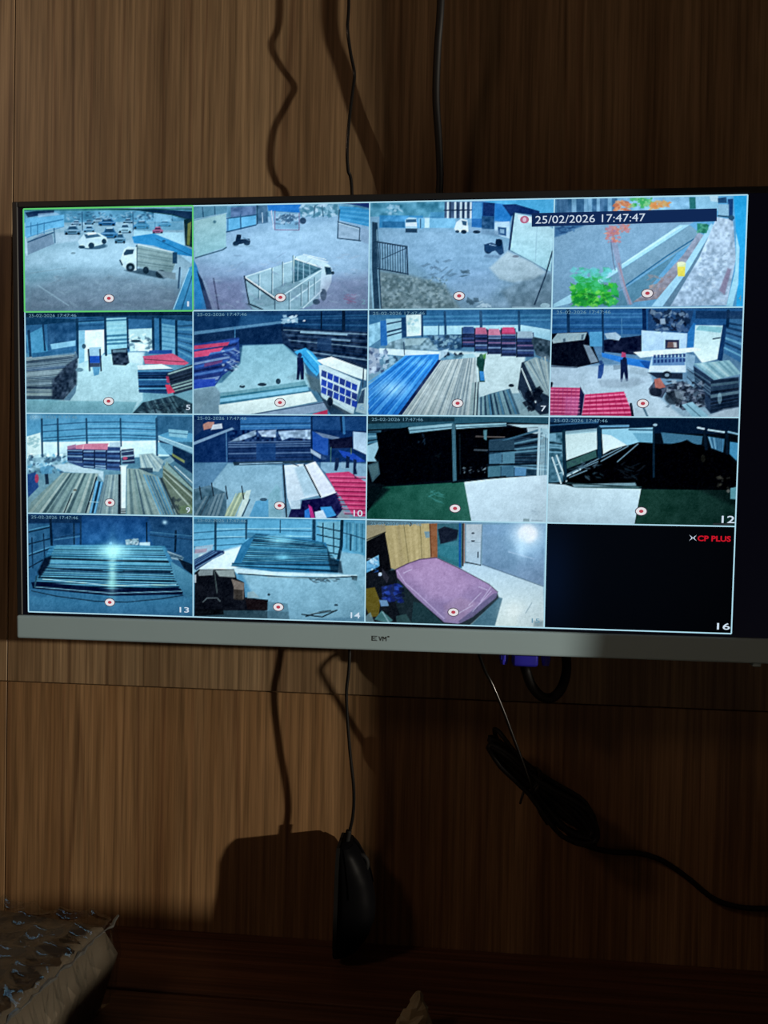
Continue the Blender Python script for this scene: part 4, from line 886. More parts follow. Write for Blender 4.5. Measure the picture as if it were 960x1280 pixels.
def P12():
    s = Pic(3, 2, 680, 515, 3.692)
    s.base('0a1c30', '08141f', '0a1416', '0a1416')
    s.r('0a2440', 0, 26, 905, 100); s.p('2a5c88', (10,28,250,40,240,60,10,55), .7); s.l('3a7098', 6, (10,70,240,52)); s.p('dceeea', (88,108,236,92,236,176,96,228)); s.p('b4dce4', (88,96,236,80,236,98,88,112), .8); s.p('9cd4e6', (258,84,494,74,494,142,430,142,376,158,300,120,258,106)); s.p('e4f4f2', (258,106,300,112,374,156,300,178,264,198)); s.l('3a6c84', 8, (385,85,492,86)); s.p('74b4cc', (400,100,494,100,494,145,430,142)); s.p('457c98', (532,96,728,112,722,150,690,150,655,128,600,150,545,146)); s.p('4a86a8', (752,112,832,124,826,186,770,166)); s.hatch(['9ccadc', '2f5c78'], (756,115), (826,124), (822,180), (772,165), 6, .5, .7); s.p('4a9cc4', (858,136,900,142,892,226,856,192)); s.l('d0e8f0', 8, (705,72,735,78)); s.l('c4e2ec', 8, (755,82,830,92)); s.l('8cbcd0', 8, (850,90,895,100)); s.e('a4c4d0', 505, 62, 10, 6); s.l('6ca8c8', 10, (250,72,380,68))
    s.p('06080e', (92,312,200,240,290,190,360,165,436,142,560,152,650,135,730,158,850,195,890,240,890,366,440,352,120,330)); s.p('4a7c90', (5,105,78,100,82,325,5,330)); s.noise(40, 14, (5,105,78,100,82,325,5,330)); s.hatch(['7cb0c4', '1c3848'], (8,140), (8,200), (75,200), (75,150), 5, .5); s.p('88bcd0', (8,108,48,106,50,140,8,144), .9)
    s.l('d4e8ea', 7, (32,215,72,332)); s.l('d4e8ea', 7, (52,206,96,322)); s.l('a4c8d0', 4, (40,250,66,244)); s.l('a4c8d0', 4, (52,290,80,282)); s.p('3c6864', (95,235,230,180,235,212,100,265))
    for a in ((98,292,350,166), (150,270,240,232), (255,230,380,160), (330,232,425,150), (110,305,190,272)): s.l('7ca0b0', 5, a, .9)
    s.l('c4dce4', 7, (96,300,160,268)); s.dabs(['34505c', '5c7c8c'], 110, 230, 260, 310, 24, 14, 5, .6); s.l('14384c', 14, (84,95,92,312)); s.l('123a54', 18, (244,80,248,210)); s.l('16364c', 10, (498,80,498,300), .8); s.l('0e2234', 14, (738,90,745,170)); s.l('0e2234', 14, (842,100,846,190)); s.dabs(['1c242c', '1a2a34'], 350, 230, 450, 305, 10, 26, 4, .8); s.dabs(['3c3c34', '5c5848'], 790, 300, 855, 355, 8, 12, 8, .6); s.e('2a2a22', 730, 215, 10, 18, .7)
    s.p('7fa0a8', (122,336,412,328,418,342,130,350)); s.l('2a4448', 5, (90,330,440,348)); s.p(('d0e2e6', 'c4dae2', 'v'), (3,332,90,338,130,350,440,356,408,524,3,516)); s.noise(8, 40, (3,332,440,356,408,524,3,516)); s.p('5c8484', (130,350,420,344,440,356,140,352), .7); s.p(('20483c', '163832', 'h'), (440,358,890,362,884,534,408,524)); s.noise(7, 30, (440,358,890,362,884,534,408,524)); s.p('0a1a1c', (700,355,890,360,886,440,800,400), .6, 20); s.p('64a4ac', (860,352,895,345,888,404,860,402)); s.e('88847c', 850, 365, 8, 8, .7)
    s.l('6c4c58', 5, (780,518,860,520), .6); s.noise(4, 12)
    return s.finish('dark lumber pile with bright windows and green floor', M_feed), s

def P13():
    s = Pic(0, 3, 20, 635, 4)
    s.base('174a7c', '1a4c78', '3f84a8', '4484a4')
    s.p(('1f5a94', '246aa4', 'v'), (320,44,660,44,700,186,300,186), 1, 30); s.p('2f6c94', (56,80,165,80,175,260,110,310,56,350)); s.noise(14, 30, (56,60,890,60,890,200,56,200)); s.p('2a6490', (660,120,800,110,895,150,895,270,770,215,700,190), .8); s.r('123254', 56, 40, 330, 76, .6)
    for a in ((58,122,165,98), (58,182,165,155), (58,240,165,205), (58,300,130,260)): s.l('123450', 6, a)
    for a in ((60,112,165,90), (60,232,165,196)): s.l('58a0c0', 4, a)
    s.l('0f2c48', 12, (170,55,180,245)); s.l('123450', 8, (290,80,292,180)); s.l('143a5c', 6, (75,150,80,300)); s.l('143a5c', 6, (135,130,140,240)); s.l('1a4468', 10, (325,70,325,180)); s.l('0f2c48', 8, (660,75,662,170)); s.l('0f2c48', 10, (808,115,805,215)); s.l('1a4a70', 5, (190,150,320,130)); s.l('4a8cb0', 4, (190,160,320,142)); s.l('4a88ac', 4, (680,120,890,140)); s.l('1c4468', 4, (680,135,890,158))
    s.p('3a86ac', (168,190,480,182,756,190,790,262,782,340,846,425,470,442,74,396,120,315)); s.hatch(['5aa8c4', '0e2436', '74bccc', '1c4660', '0a1a2a', '62a8bc', '16384e'], (200,188), (78,398), (845,420), (735,190), 42, .8, .95); s.noise(22, 300, (168,186,780,186,846,425,470,442,74,396), 8); s.p('66b4cc', (190,186,750,190,760,225,180,228), .5, 12)
    s.p('0d1c34', (105,320,140,250,175,240,165,280,115,350), .9, 10)
    s.l('0c2038', 9, (172,252,480,262,770,268)); s.l('102844', 7, (150,300,480,316,780,318)); s.l('14304c', 6, (130,345,480,360,800,360)); s.l('b4dce4', 4, (130,355,480,386,810,380)); s.p('0b1c44', (72,372,110,368,480,402,820,392,848,412,842,428,480,438,80,402)); s.l('6c9cb0', 5, (90,394,480,424,840,412)); s.l('2f5c74', 8, (100,340,90,395))
    s.glow('d4fff8', 490, 215, 62, 34, .95); s.glow('a4f0f4', 490, 225, 110, 34, .5); s.glow('c0f8ec', 487, 310, 22, 120, .75); s.glow('b0f0d8', 485, 375, 26, 20, .5); s.hatch(['3f94b8'], (440,250), (440,330), (540,330), (540,250), 4, .25, .6)
    s.p('98b8c0', (552,158,618,152,622,182,556,186)); s.dabs(['d0dce0', '4c6c7c'], 556, 155, 618, 182, 14, 8, 6, .7); s.p('c4dce2', (625,172,678,170,678,188,625,186)); s.glow('c4e4f0', 752, 72, 12, 10, 1); s.e('88c8e0', 478, 178, 8, 7)
    s.p('6c94a8', (762,210,850,245,840,262,790,255)); s.hatch(['a4b8c0', '2c4c64'], (765,215), (790,255), (845,262), (840,240), 4, .5); s.p('152a40', (820,250,895,280,895,332,850,300)); s.p(('5c9cb4', '3c7c9c', 'v'), (780,262,895,335,895,470,850,425,800,345))
    s.l('1a3c54', 5, (74,414,200,440,400,464,560,468,740,450,845,432)); s.p(('4690b4', '2f6c94', 'v'), (60,440,300,462,470,476,800,450,890,440,890,536,58,522), .6, 10); s.noise(6, 40); s.noise(6, 11)
    return s.finish('large pile of steel sections with light glare', M_feed), s

def P14():
    s = Pic(1, 3, 230, 640, 4)
    s.base('5aa4c4', '4a98bc', '5c8ca4', '5a94b4')
    s.p(('94bcca', '7ca8ba', 'v'), (60,200,905,200,910,545,430,540,300,300,60,300), 1, 14)
    s.p('64b0d0', (62,40,910,40,910,205,720,190,300,170,62,200)); s.r('2a6080', 62, 36, 330, 60, .6)
    for y in (92, 128, 162): s.l('2f6c8c', 5, (62, y + 12, 170, y + 4, 320, y - 6, 650, y + 2), .9)
    for y in (80, 118): s.l('9cd0de', 4, (175, y + 4, 640, y))
    for x, y1, w in ((170,195,12), (322,130,10), (656,140,18), (490,100,5)): s.l('1f4c68', w, (x, 42, x, y1))
    s.p('7ab8cc', (672,48,785,45,780,225,722,215)); 
    for y in (85, 125, 165, 200): s.l('1c465c', 6, (672, y - 15, 785, y + 8))
    for x in (700, 752): s.l('1c465c', 6, (x, 55, x + 2, 200))
    s.l('153a50', 16, (794,44,790,170,775,240)); s.p('5ca4c0', (806,46,910,55,910,215,810,180)); s.hatch(['7cbcd0', '3c7c98'], (815,50), (905,58), (905,200), (815,175), 6, .4, .8); s.l('2a5c78', 5, (800,100,905,130)); s.l('1f4c64', 8, (838,110,836,185)); s.p('8cb8c8', (790,190,910,225,910,380,860,320,785,290), .8, 14)
    s.p('dce8ec', (90,210,215,190,300,165,300,245,255,300,90,290), 1, 14); s.p('b4c4d0', (70,172,160,160,150,200,70,210), .8); s.p('b87888', (66,185,130,180,125,198,66,205), .5)
    s.p('2f7ca4', (300,160,372,106,480,112,620,132,716,150,736,225,782,232,775,298,450,292,248,266,262,250)); s.hatch(['5ca4bc', '0f2c40', '4490ac', '0a1c2c', '6cb0c4', '163c54'], (370,108), (300,250), (770,240), (700,150), 30, .8, .95); s.hatch(['2a6c8c', '12344c', '4a94b0'], (252,250), (252,268), (775,300), (775,240), 4, .7, .9); s.p('0e2436', (722,170,740,226,790,240,800,300,740,290,728,240), .7, 8); s.glow('a4e8f4', 490, 140, 60, 16, .8); s.glow('8cdcec', 505, 222, 40, 14, .7); s.glow('b0ecf4', 480, 118, 90, 6, .5); s.p('2a6484', (330,100,440,108,400,130,320,130), .5)
    s.p('243c6c', (66,236,150,190,212,190,215,205,160,232,75,288,66,280)); s.hatch(['7c9cb4', '1c3054', '5c84a8', '16284a'], (150,188), (215,205), (75,285), (66,240), 5, .6, .9)
    s.p('c8dade', (250,275,470,295,870,308,870,318,470,312,280,305)); s.l('2a4858', 6, (285,304,560,322,720,322,865,314)); s.l('90a8ac', 5, (430,320,780,328)); s.p('3a5058', (840,310,872,312,868,336,845,330), .8); s.dabs(['2f4854', '5c7884'], 620, 325, 780, 345, 14, 20, 4, .7); s.p('7cacbc', (860,320,910,400,910,450,850,340), .5, 10)
    s.p('1a1e28', (68,300,90,284,262,282,278,330,312,345,318,420,432,432,432,482,330,512,68,512)); s.p('8c9494', (84,302,94,286,160,282,158,312,90,316)); s.p('949c98', (170,288,262,284,270,322,190,318)); s.l('4c5858', 5, (165,285,180,400)); s.p('86766c', (250,330,300,345,314,350,312,430,262,426,262,370)); s.p('3a3430', (262,380,308,385,308,436,264,432), .8); s.l('5c6468', 6, (110,445,130,425,180,424,195,440)); s.p('a0b0b0', (330,395,360,390,390,420,330,425), .7); s.p('241c20', (320,430,432,434,430,482,330,480)); s.p('34505c', (80,488,330,484,430,486,530,490,538,528,80,520)); s.p('12161c', (68,480,210,480,215,505,68,515), .9)
    s.p('5c8494', (430,440,530,450,540,528,430,525), .8); s.p('f0f4f4', (66,310,76,310,76,350,66,350), .7)
    for a in ((600,502,700,514,772,480), (620,512,690,490,740,482), (660,498,770,482)): s.l('1f3440', 6, a)
    s.l('7c98a0', 3, (640,498,760,482)); s.l('7ca4b4', 4, (505,360,505,440), .5); s.l('7ca4b4', 4, (430,445,850,440), .4); s.e('2a4454', 436, 406, 7, 6); s.e('3a5868', 768, 455, 10, 6); s.p('3c6c88', (560,530,910,510,910,545,560,540), .4, 10)
    s.noise(7, 40); s.noise(7, 11)
    return s.finish('steel stack in shed with dark boxes in front', M_feed), s

def P15():
    s = Pic(2, 3, 450, 645, 4)
    s.base('5c7c84', '84b4d0', '20383c', 'b4d0d0')
    s.p(('b0cdd8', 'd8e8de', 'v'), (505,235,620,240,905,345,912,556,660,548,690,400,600,320,500,260), 1, 8)
    s.p(('bcae7c', 'a89c70', 'v'), (124,46,345,36,352,208,300,210,180,262,150,252)); s.hatch(['b4a878', 'ccbe8c', 'a0946c'], (130,50), (345,40), (350,205), (160,255), 8, .6, .45); s.l('7c7450', 3, (220,45,245,225)); s.l('7c7450', 3, (300,40,310,205)); s.p('a49c7c', (36,44,128,38,132,76,36,124)); s.l('3a3a30', 5, (36,116,130,78)); s.p('7c9ca4', (320,76,350,76,352,106,328,108)); s.e('4a4438', 252, 40, 6, 10)
    s.p('14161c', (36,124,128,80,150,200,160,262,60,310,36,300)); s.p(('8cc8e0', '5ca8d0', 'v'), (38,222,98,190,102,245,38,278)); s.dabs(['d4eef4', '3c7ca4'], 45, 205, 95, 262, 16, 12, 6, .7); s.p('2c60a8', (56,285,96,262,100,280,62,305), .8); s.p('1a2028', (36,280,190,262,400,530,36,528)); s.p('24343a', (190,310,290,390,430,530,220,530,180,420), .9)
    s.p('6c6228', (36,355,80,348,108,420,100,490,58,495,36,440)); s.p('22305c', (112,345,190,330,215,360,205,410,150,425,118,400)); s.dabs(['1c2c70', '3454b0', '141c34'], 120, 340, 215, 420, 22, 16, 12, .7); s.p('7098b8', (102,410,140,412,150,440,112,442)); s.e('b8ccf0', 106, 285, 9, 9); s.p('3a3c48', (115,255,150,300,140,330,120,300), .8); s.p('4c7c7c', (80,505,115,462,170,510,150,525)); s.p('7ca0a4', (36,490,60,470,80,520,36,522), .8); s.p('3a5c5c', (185,490,235,480,262,526,190,528), .8); s.l('8cb4b8', 5, (120,470,150,520)); s.l('a4c4cc', 5, (318,430,372,478)); s.p('27474c', (270,420,318,432,372,482,420,530,260,530), .8)
    s.p('946444', (344,38,384,36,388,212,352,204)); s.l('5c3c28', 4, (348,40,356,200)); s.p(('3c6c78', '34747c', 'v'), (384,38,508,36,506,258,386,208)); s.p('1f2838', (388,66,420,52,488,70,480,122,400,138)); s.p('4a94a0', (390,150,488,110,490,225,395,190), .5, 12); s.p('2f7884', (395,140,485,150,490,235,400,195), .5); s.l('1c5c9c', 10, (496,40,496,250)); s.l('3a2c28', 8, (512,40,510,245)); s.l('9c8478', 5, (518,40,518,230))
    s.p(('b8c8cc', 'a4c0cc', 'v'), (526,42,606,42,598,242,526,226)); s.l('6c8894', 4, (605,44,598,242)); s.e('3a4a58', 560, 86, 8, 4); s.e('3a4a58', 560, 124, 10, 4); s.l('3a4a58', 6, (585,180,585,205)); s.l('8ca4ac', 3, (530,130,600,132)); s.l('26323c', 5, (524,228,598,244))
    s.p(('84acc8', '7894ac', 'v'), (608,44,914,44,908,348,606,240)); s.p('6c90a8', (610,90,780,120,780,290,610,240), .6, 30); s.glow('a8dcf4', 830, 110, 100, 90, .8); s.noise(8, 40, (608,44,914,44,908,348,606,240)); s.l('b0cce0', 6, (735,178,860,215), .6); s.e('f8ffff', 830, 90, 44, 42, 1, .5); s.glow('f4ffff', 828, 92, 62, 56, 1); s.glow('c8ecfa', 800, 160, 28, 50, .7); s.l('4a6478', 5, (606,240,905,350), .7)
    s.p('1a242c', (186,272,300,420,420,530,490,536,540,540,690,410,680,380,500,520,420,510,280,380), .8, 6)
    s.p(('a488ac', '8c80a4', 'v'), (182,262,240,232,300,212,380,204,500,262,640,340,682,376,672,402,540,505,490,530,420,522,280,398,190,302)); s.noise(9, 30, (182,262,300,212,380,204,640,340,682,376,540,505,490,530,420,522)); s.p('b298ba', (230,262,370,225,560,330,480,420,350,400), .5, 40); s.p('a890a8', (420,440,500,400,580,430,500,520,430,515), .5, 20)
    s.l('5c4c64', 5, (182,262,240,234,300,213,380,205)); s.l('5c5464', 4, (380,205,500,262,640,338,682,376)); s.p('6c6888', (500,528,560,498,675,404,682,380,660,385,540,480,490,518), .9); s.l('c8bcd8', 4, (190,268,230,330,300,390,420,505), .7)
    for a in ((540,440,600,380), (560,470,650,372), (470,490,560,440), (590,350,630,366), (600,420,650,350), (220,280,260,262)): s.l('ccc8dc', 4, a, .6)
    s.p('4a7484', (548,540,690,402,706,408,668,545), .9, 6); s.glow('eef8ee', 760, 470, 60, 50, .6); s.p('c8dcdc', (780,500,850,430,900,460,905,550,780,545), .5, 20); s.l('7c98a0', 4, (820,480,850,430), .6); s.r('3a5c68', 860, 520, 905, 548, .4, 14)
    s.noise(5, 11)
    return s.finish('bedroom with pink bed and bright lamp', M_feed), s

def P16():
    s = Pic(3, 3, 680, 650, 3.692)
    s.base('040810', '030509', '03060d', '020306')
    s.glow('06142c', 20, 250, 120, 300, .8)
    return s.finish('empty black channel with red recorder logo', M_feed), s

for fn in (P1, P2, P3, P4, P5, P6, P7, P8, P9, P10, P11, P12, P13, P14, P15, P16):
    PICS.append(fn()[1])


# ---- lines between the pictures, record marks, numbers, time stamps
M_line = mat_glow('grid_line_white', (176, 222, 240))
M_green = mat_glow('grid_line_green', (96, 205, 112))
M_white = mat_glow('overlay_white', (205, 222, 238))
M_dim = mat_glow('overlay_dim', (120, 165, 195))
M_faint = mat_glow('overlay_faint', (105, 150, 172))
M_rec_rim = mat_glow('record_rim', (70, 60, 75))
M_rec = mat_glow('record_white', (226, 224, 228))
M_red = mat_glow('record_red', (178, 62, 78))
M_bar = mat_glow('time_bar', (16, 40, 84))
M_brand = mat_glow('brand_red', (196, 22, 40))

def strip(name, a, b, w, mat, z):
    a, b = np.array(a), np.array(b)
    d = (b - a) / np.linalg.norm(b - a); n = np.array([-d[1], d[0]]) * w / 2
    bm = bmesh.new()
    bm.faces.new([bm.verts.new((*p_, z)) for p_ in (a - n, b - n, b + n, a + n)])
    return tvchild(name, bm, mat, screen)
LWD = 0.0012
def gx(i): return (i / 4 - .5) * SW
def gy(j): return (.5 - j / 4) * SH
for i in range(5):
    strip('grid_line', (gx(i), gy(0)), (gx(i), gy(4)), LWD, M_line, 0.0005)
for j in range(5):
    strip('grid_line', (gx(0), gy(j)), (gx(4), gy(j)), LWD, M_line, 0.0006)
for a_, b_2 in (((0, 0), (1, 0)), ((1, 0), (1, 1)), ((0, 1), (1, 1)), ((0, 0), (0, 1))):
    strip('selection_line', (gx(a_[0]), gy(a_[1])), (gx(b_2[0]), gy(b_2[1])), LWD * 1.25, M_green, 0.0008)

def disc(bm, x, y, z, rx, ry, n=20):
    bm.faces.new([bm.verts.new((x + rx * math.cos(2 * math.pi * k / n), y + ry * math.sin(2 * math.pi * k / n), z)) for k in range(n)])

def text(name, body, x, y, w, h, mat, z=0.0009, parent=screen, ang=0.0, label=None, bold=0.0):
    """lettering fitted into a w x h box whose lower left corner is x, y (television coordinates)"""
    cu = bpy.data.curves.new(name, 'FONT'); cu.body = body; cu.resolution_u = 3; cu.offset = bold
    o = bpy.data.objects.new(name, cu); COL.objects.link(o)
    dg = bpy.context.evaluated_depsgraph_get()
    me = bpy.data.meshes.new_from_object(o.evaluated_get(dg))
    bpy.data.objects.remove(o); bpy.data.curves.remove(cu)
    n = len(me.vertices); co = np.zeros(n * 3); me.vertices.foreach_get('co', co); co = co.reshape(-1, 3)
    lo, hi = co.min(0), co.max(0)
    co[:, 0] = (co[:, 0] - lo[0]) / (hi[0] - lo[0]) * w
    co[:, 1] = (co[:, 1] - lo[1]) / (hi[1] - lo[1]) * h
    c, s_ = math.cos(ang), math.sin(ang)
    X = co[:, 0] * c - co[:, 1] * s_ + x; Y = co[:, 0] * s_ + co[:, 1] * c + y + OFF.y
    me.vertices.foreach_set('co', np.c_[X, Y, np.full(n, z)].ravel()); me.update()
    t_ = obj(name, me, mat, parent)
    if label: t_['label'] = label
    return t_

# record marks: enlarged-view position in each picture
REC = {1: (465, 490), 2: (488, 494), 3: (493, 527), 4: (473, 468), 5: (469, 485), 6: (488, 496), 7: (482, 503), 8: (455, 460),
       9: (474, 472), 10: (488, 486), 11: (472, 501), 12: (439, 460), 13: (476, 470), 14: (484, 468), 15: (465, 474)}
for pc in PICS:
    n = pc.j * 4 + pc.i + 1
    if n in REC:
        x, y = pc.loc(*REC[n])
        bm = bmesh.new(); disc(bm, x, y, 0.0007, 0.0058, 0.0044); o = tvchild('record_mark_rim', bm, M_rec_rim, screen)
        bm = bmesh.new(); disc(bm, x, y, 0.00085, 0.0050, 0.0037); o = tvchild('record_mark', bm, M_rec, screen)
        bm = bmesh.new(); disc(bm, x, y, 0.0010, 0.0021, 0.0016, 12); tvchild('record_dot', bm, M_red, screen)

NUM = {1: (862, 536, 10, 26, 0), 2: (890, 532, 20, 24, 2), 5: (860, 530, 22, 26, 0), 6: (880, 535, 26, 28, 1), 7: (895, 545, 26, 28, 0),
       9: (862, 522, 22, 28, 0), 10: (852, 538, 46, 32, 0), 12: (818, 515, 56, 32, 0), 13: (832, 518, 50, 28, 0), 14: (842, 520, 48, 30, 0),
       15: (850, 530, 40, 22, 2), 16: (800, 514, 56, 30, 0), 4: (898, 500, 10, 26, 2)}
MM = 0.00079
for pc in PICS:
    n = pc.j * 4 + pc.i + 1
    if n in NUM:
        X, Y, w, h, dim = NUM[n]
        x, y = pc.loc(X, Y)
        text('channel_number', str(n), x, y, w / pc.sc * MM, h / pc.sc * MM, (M_white, M_dim, M_faint)[dim], bold=0.012)
    if n not in (16, 4):
        # small stamp in the top left corner
        u0, v0 = (pc.i + 0.025) / 4, (pc.j + 0.052) / 4
        if n > 4 :
            text('time_stamp', '25-02-2026 17:47:46', (u0 - .5) * SW, (.5 - v0) * SH, 0.0505, 0.0030, M_faint)
for pc in PICS:
    n = pc.j * 4 + pc.i + 1
    if n == 4:
        # main clock across the third and fourth picture
        A, B, C_, D = [tvp(*q_) for q_ in ((664.5, 267), (895.5, 261), (895.5, 277), (664.5, 284))]
        bm = bmesh.new(); bm.faces.new([bm.verts.new((*p_, 0.0011)) for p_ in (D, C_, B, A)])
        tvchild('clock_bar', bm, M_bar, screen)
        a, b = tvp(669, 280.2), tvp(806, 277)
        text('clock_text', '25/02/2026 17:47:47', a[0], a[1], math.dist(a, b), 0.0072, M_white, 0.0013, ang=math.atan2(b[1] - a[1], b[0] - a[0]))
        x, y = tvp(655.5, 275)
        bm = bmesh.new(); disc(bm, x, y, 0.0011, 0.0042, 0.0036); tvchild('alarm_mark', bm, mat_glow('alarm_red', (176, 100, 132)), screen)
        bm = bmesh.new(); disc(bm, x, y, 0.0013, 0.0018, 0.0022, 12); tvchild('alarm_dot', bm, mat_glow('alarm_pale', (215, 190, 215)), screen)
a, b = tvp(871.5, 676.3), tvp(913, 677)
text('recorder_logo', 'CP PLUS', a[0], a[1], b[0] - a[0], 0.0054, M_brand, 0.0009, bold=0.03)
x0, y0 = tvp(861.0, 676); x1, y1 = tvp(870.5, 668.5)
bm = bmesh.new()
xm, ym = (x0 + x1) / 2, (y0 + y1) / 2
for sx in (-1, 1):                      # two white arrow heads meeting point to point
    e0 = xm + sx * (x1 - x0) / 2
    bm.faces.new([bm.verts.new((*p_, .0009)) for p_ in ((e0, y0), (xm + sx * .0004, ym - .0006), (xm + sx * .0004, ym + .0006), (e0, y1), (e0 - sx * .0022, ym))])
tvchild('recorder_emblem', bm, M_white, screen)

# lettering on the chin: a small square emblem, then VM
a = tvp(473.5, 801.2, 0.0032)
bm = bmesh.new()
for (xa, xb, ya, yb) in ((0, .0052, 0, .0007), (0, .0052, .0043, .005), (0, .0007, 0, .005), (.0018, .0044, .0014, .0019), (.0018, .0044, .0031, .0036), (.0018, .0023, .0014, .0036)):
    bm.faces.new([bm.verts.new((a[0] - .0068 + X_, a[1] + Y_, .0033)) for X_, Y_ in ((xa, ya), (xb, ya), (xb, yb), (xa, yb))])
tvchild('logo_emblem', bm, M_ink, chin)
text('logo_text', 'VM', a[0], a[1], 0.0078, 0.0046, M_ink, 0.0033, parent=chin, ang=-0.0)
bm = bmesh.new(); disc(bm, a[0] + .0098, a[1] + .0046, .0033, .0008, .0008, 10); tvchild('trademark_dot', bm, M_ink, chin)
x, y = tvp(946, 831.5)
bm = bmesh.new(); box(bm, x - .004, x + .004, CH_B - .0035, CH_B + .001, -.008, .001, .0012, 2)
tvchild('sensor', bm, M_chin, chin)
# ------------------------------------------------------------------ cables and the mouse
M_cable = mat_plain('cable_black', (0.006, 0.006, 0.0065), 0.55, 0.25)
M_wire = mat_plain('wire_black_gloss', (0.006, 0.006, 0.006), 0.22, 0.4)
M_mouse = mat_plain('mouse_black', (0.002, 0.002, 0.0024), 0.45, 0.03)
M_wheel = mat_plain('wheel_rubber', (0.005, 0.005, 0.005), 0.7, 0.15)
M_blue = mat_plain('plug_blue', (0.035, 0.035, 0.60), 0.35, 0.5)
M_tie = mat_plain('tie_black', (0.02, 0.02, 0.02), 0.6)

def path(*q_, n=8):
    return catmull([at(*p_) for p_ in q_], n)

# mouse hanging by its cord, flat base to the left, back to the right
mp0 = at(424, 1050, 0.033); mp1 = at(420, 1189, 0.033)
mouse = tag(empty('computer_mouse', mp1), 'black computer mouse hanging on its cord below the television', 'mouse')
ML = mp0[2] - mp1[2]
PXM = 0.00086
def mrow(t):
    """t 0 nose (top) .. 1 tail: base x, base plate, back height, half width, z"""
    bx_ = mp0[0] + (mp1[0] - mp0[0]) * t
    h = np.interp(t, [0, .06, .15, .3, .5, .65, .8, .92, 1], [16, 24, 32, 41, 48, 49, 42, 30, 16]) * PXM
    w = np.interp(t, [0, .06, .2, .4, .6, .8, .93, 1], [.019, .0235, .0268, .0272, .0285, .029, .025, .014])
    return bx_, h, w, mp0[2] - ML * t
def mshell(t0, t1, a0, a1, out=0.0, nt=16, na=14, closed=True):
    bm = bmesh.new(); rows = []
    for i in range(nt + 1):
        t_ = t0 + (t1 - t0) * i / nt
        bx_, h, w, z = mrow(t_)
        r_ = []
        for k in range(na + 1):
            a = a0 + (a1 - a0) * k / na
            cs, sn = math.cos(a), math.sin(a)
            yy = -0.033 - (w + out) * math.copysign(abs(cs) ** .7, cs)
            xx = bx_ + 0.003 + (h - 0.003 + out) * max(0, sn) ** .75
            r_.append(bm.verts.new((xx, yy, z)))
        rows.append(r_)
    for i in range(nt):
        for k in range(na):
            bm.faces.new((rows[i][k], rows[i][k + 1], rows[i + 1][k + 1], rows[i + 1][k]))
    if closed:
        bm.faces.new(rows[0]); bm.faces.new(rows[-1][::-1])
        for i in range(nt):
            bm.faces.new((rows[i][0], rows[i + 1][0], rows[i + 1][-1], rows[i][-1]))
    return bm
child('body', mshell(0, 1, 0, math.pi, nt=26, na=22), M_mouse, mouse, True)
bm = mshell(0.01, .42, 0.25, math.pi / 2 - .09, 0.0012, closed=False); child('button', bm, M_mouse, mouse, True)
bm = mshell(0.01, .42, math.pi / 2 + .09, math.pi - .25, 0.0012, closed=False); child('button', bm, M_mouse, mouse, True)
bm = bmesh.new()
rows = []
for i in range(25):                                   # base plate following the outline
    t_ = i / 24; bx_, h, w, z = mrow(t_)
    rows.append([bm.verts.new((bx_ + dx, -0.033 + s_ * (w + .0008), z)) for dx, s_ in ((0, -1), (0, 1), (.004, 1), (.004, -1))])
for a, b in zip(rows[:-1], rows[1:]):
    for k in range(4): bm.faces.new((a[k], a[(k + 1) % 4], b[(k + 1) % 4], b[k]))
bm.faces.new(rows[0]); bm.faces.new(rows[-1][::-1])
child('base_plate', bm, M_wheel, mouse)
bx_, h, w, z = mrow(.2)
bm = bmesh.new()
cw = Vector((bx_ + h - .006, -.033, z))
tube(bm, [cw + Vector((math.cos(2 * math.pi * k / 20) * .0075, 0, math.sin(2 * math.pi * k / 20) * .0095)) for k in range(20)], .0028, 8, True)
child('scroll_wheel', bm, M_wheel, mouse, True)
bm = bmesh.new()
cp = path((435, -260, .036), (436, -120, .036), (436, 0, .036), (434.5, 35, .0395), (438, 65, .036), (443, 92, .0315), (441, 112, .034), (437, 145, .0395), (434, 185, .040), (435, 212, .0375), (440, 245, .033),
          (442, 420, .026), (439, 640, .028), (437, 815, .036), (433, 870, .038), (437, 935, .037), (442, 985, .0355), (441, 1020, .034), (434, 1050, .033), (433, 1056, .033))
tube(bm, cp, .0018, 8)
child('cord', bm, M_wire, mouse, True)
bm = bmesh.new(); tube(bm, path((436, 1038, .033), (434, 1050, .033), (433, 1058, .033)), .0032, 10)
child('strain_relief', bm, M_wheel, mouse, True)

# thicker cable entering the set from above
hang = tag(empty('hanging_cable', at(548, 244, .022)), 'thick black cable hanging from above behind the television top edge', 'cable')
bm = bmesh.new()
tube(bm, path((556, -260, .07), (553, -120, .056), (551, 0, .0545), (547, 60, .047), (545, 120, .040), (548, 170, .034), (550, 215, .029), (549, 250, .026), (548, 320, .020), (549, 400, .026), (550, 450, .0345)), .0040, 10)
child('jacket', bm, M_cable, hang, True)
bm = bmesh.new(); tube(bm, path((550, 447, .034), (550.5, 456, .040), (551, 462, .047)), .0062, 10)
child('plug', bm, M_cable, hang, True)

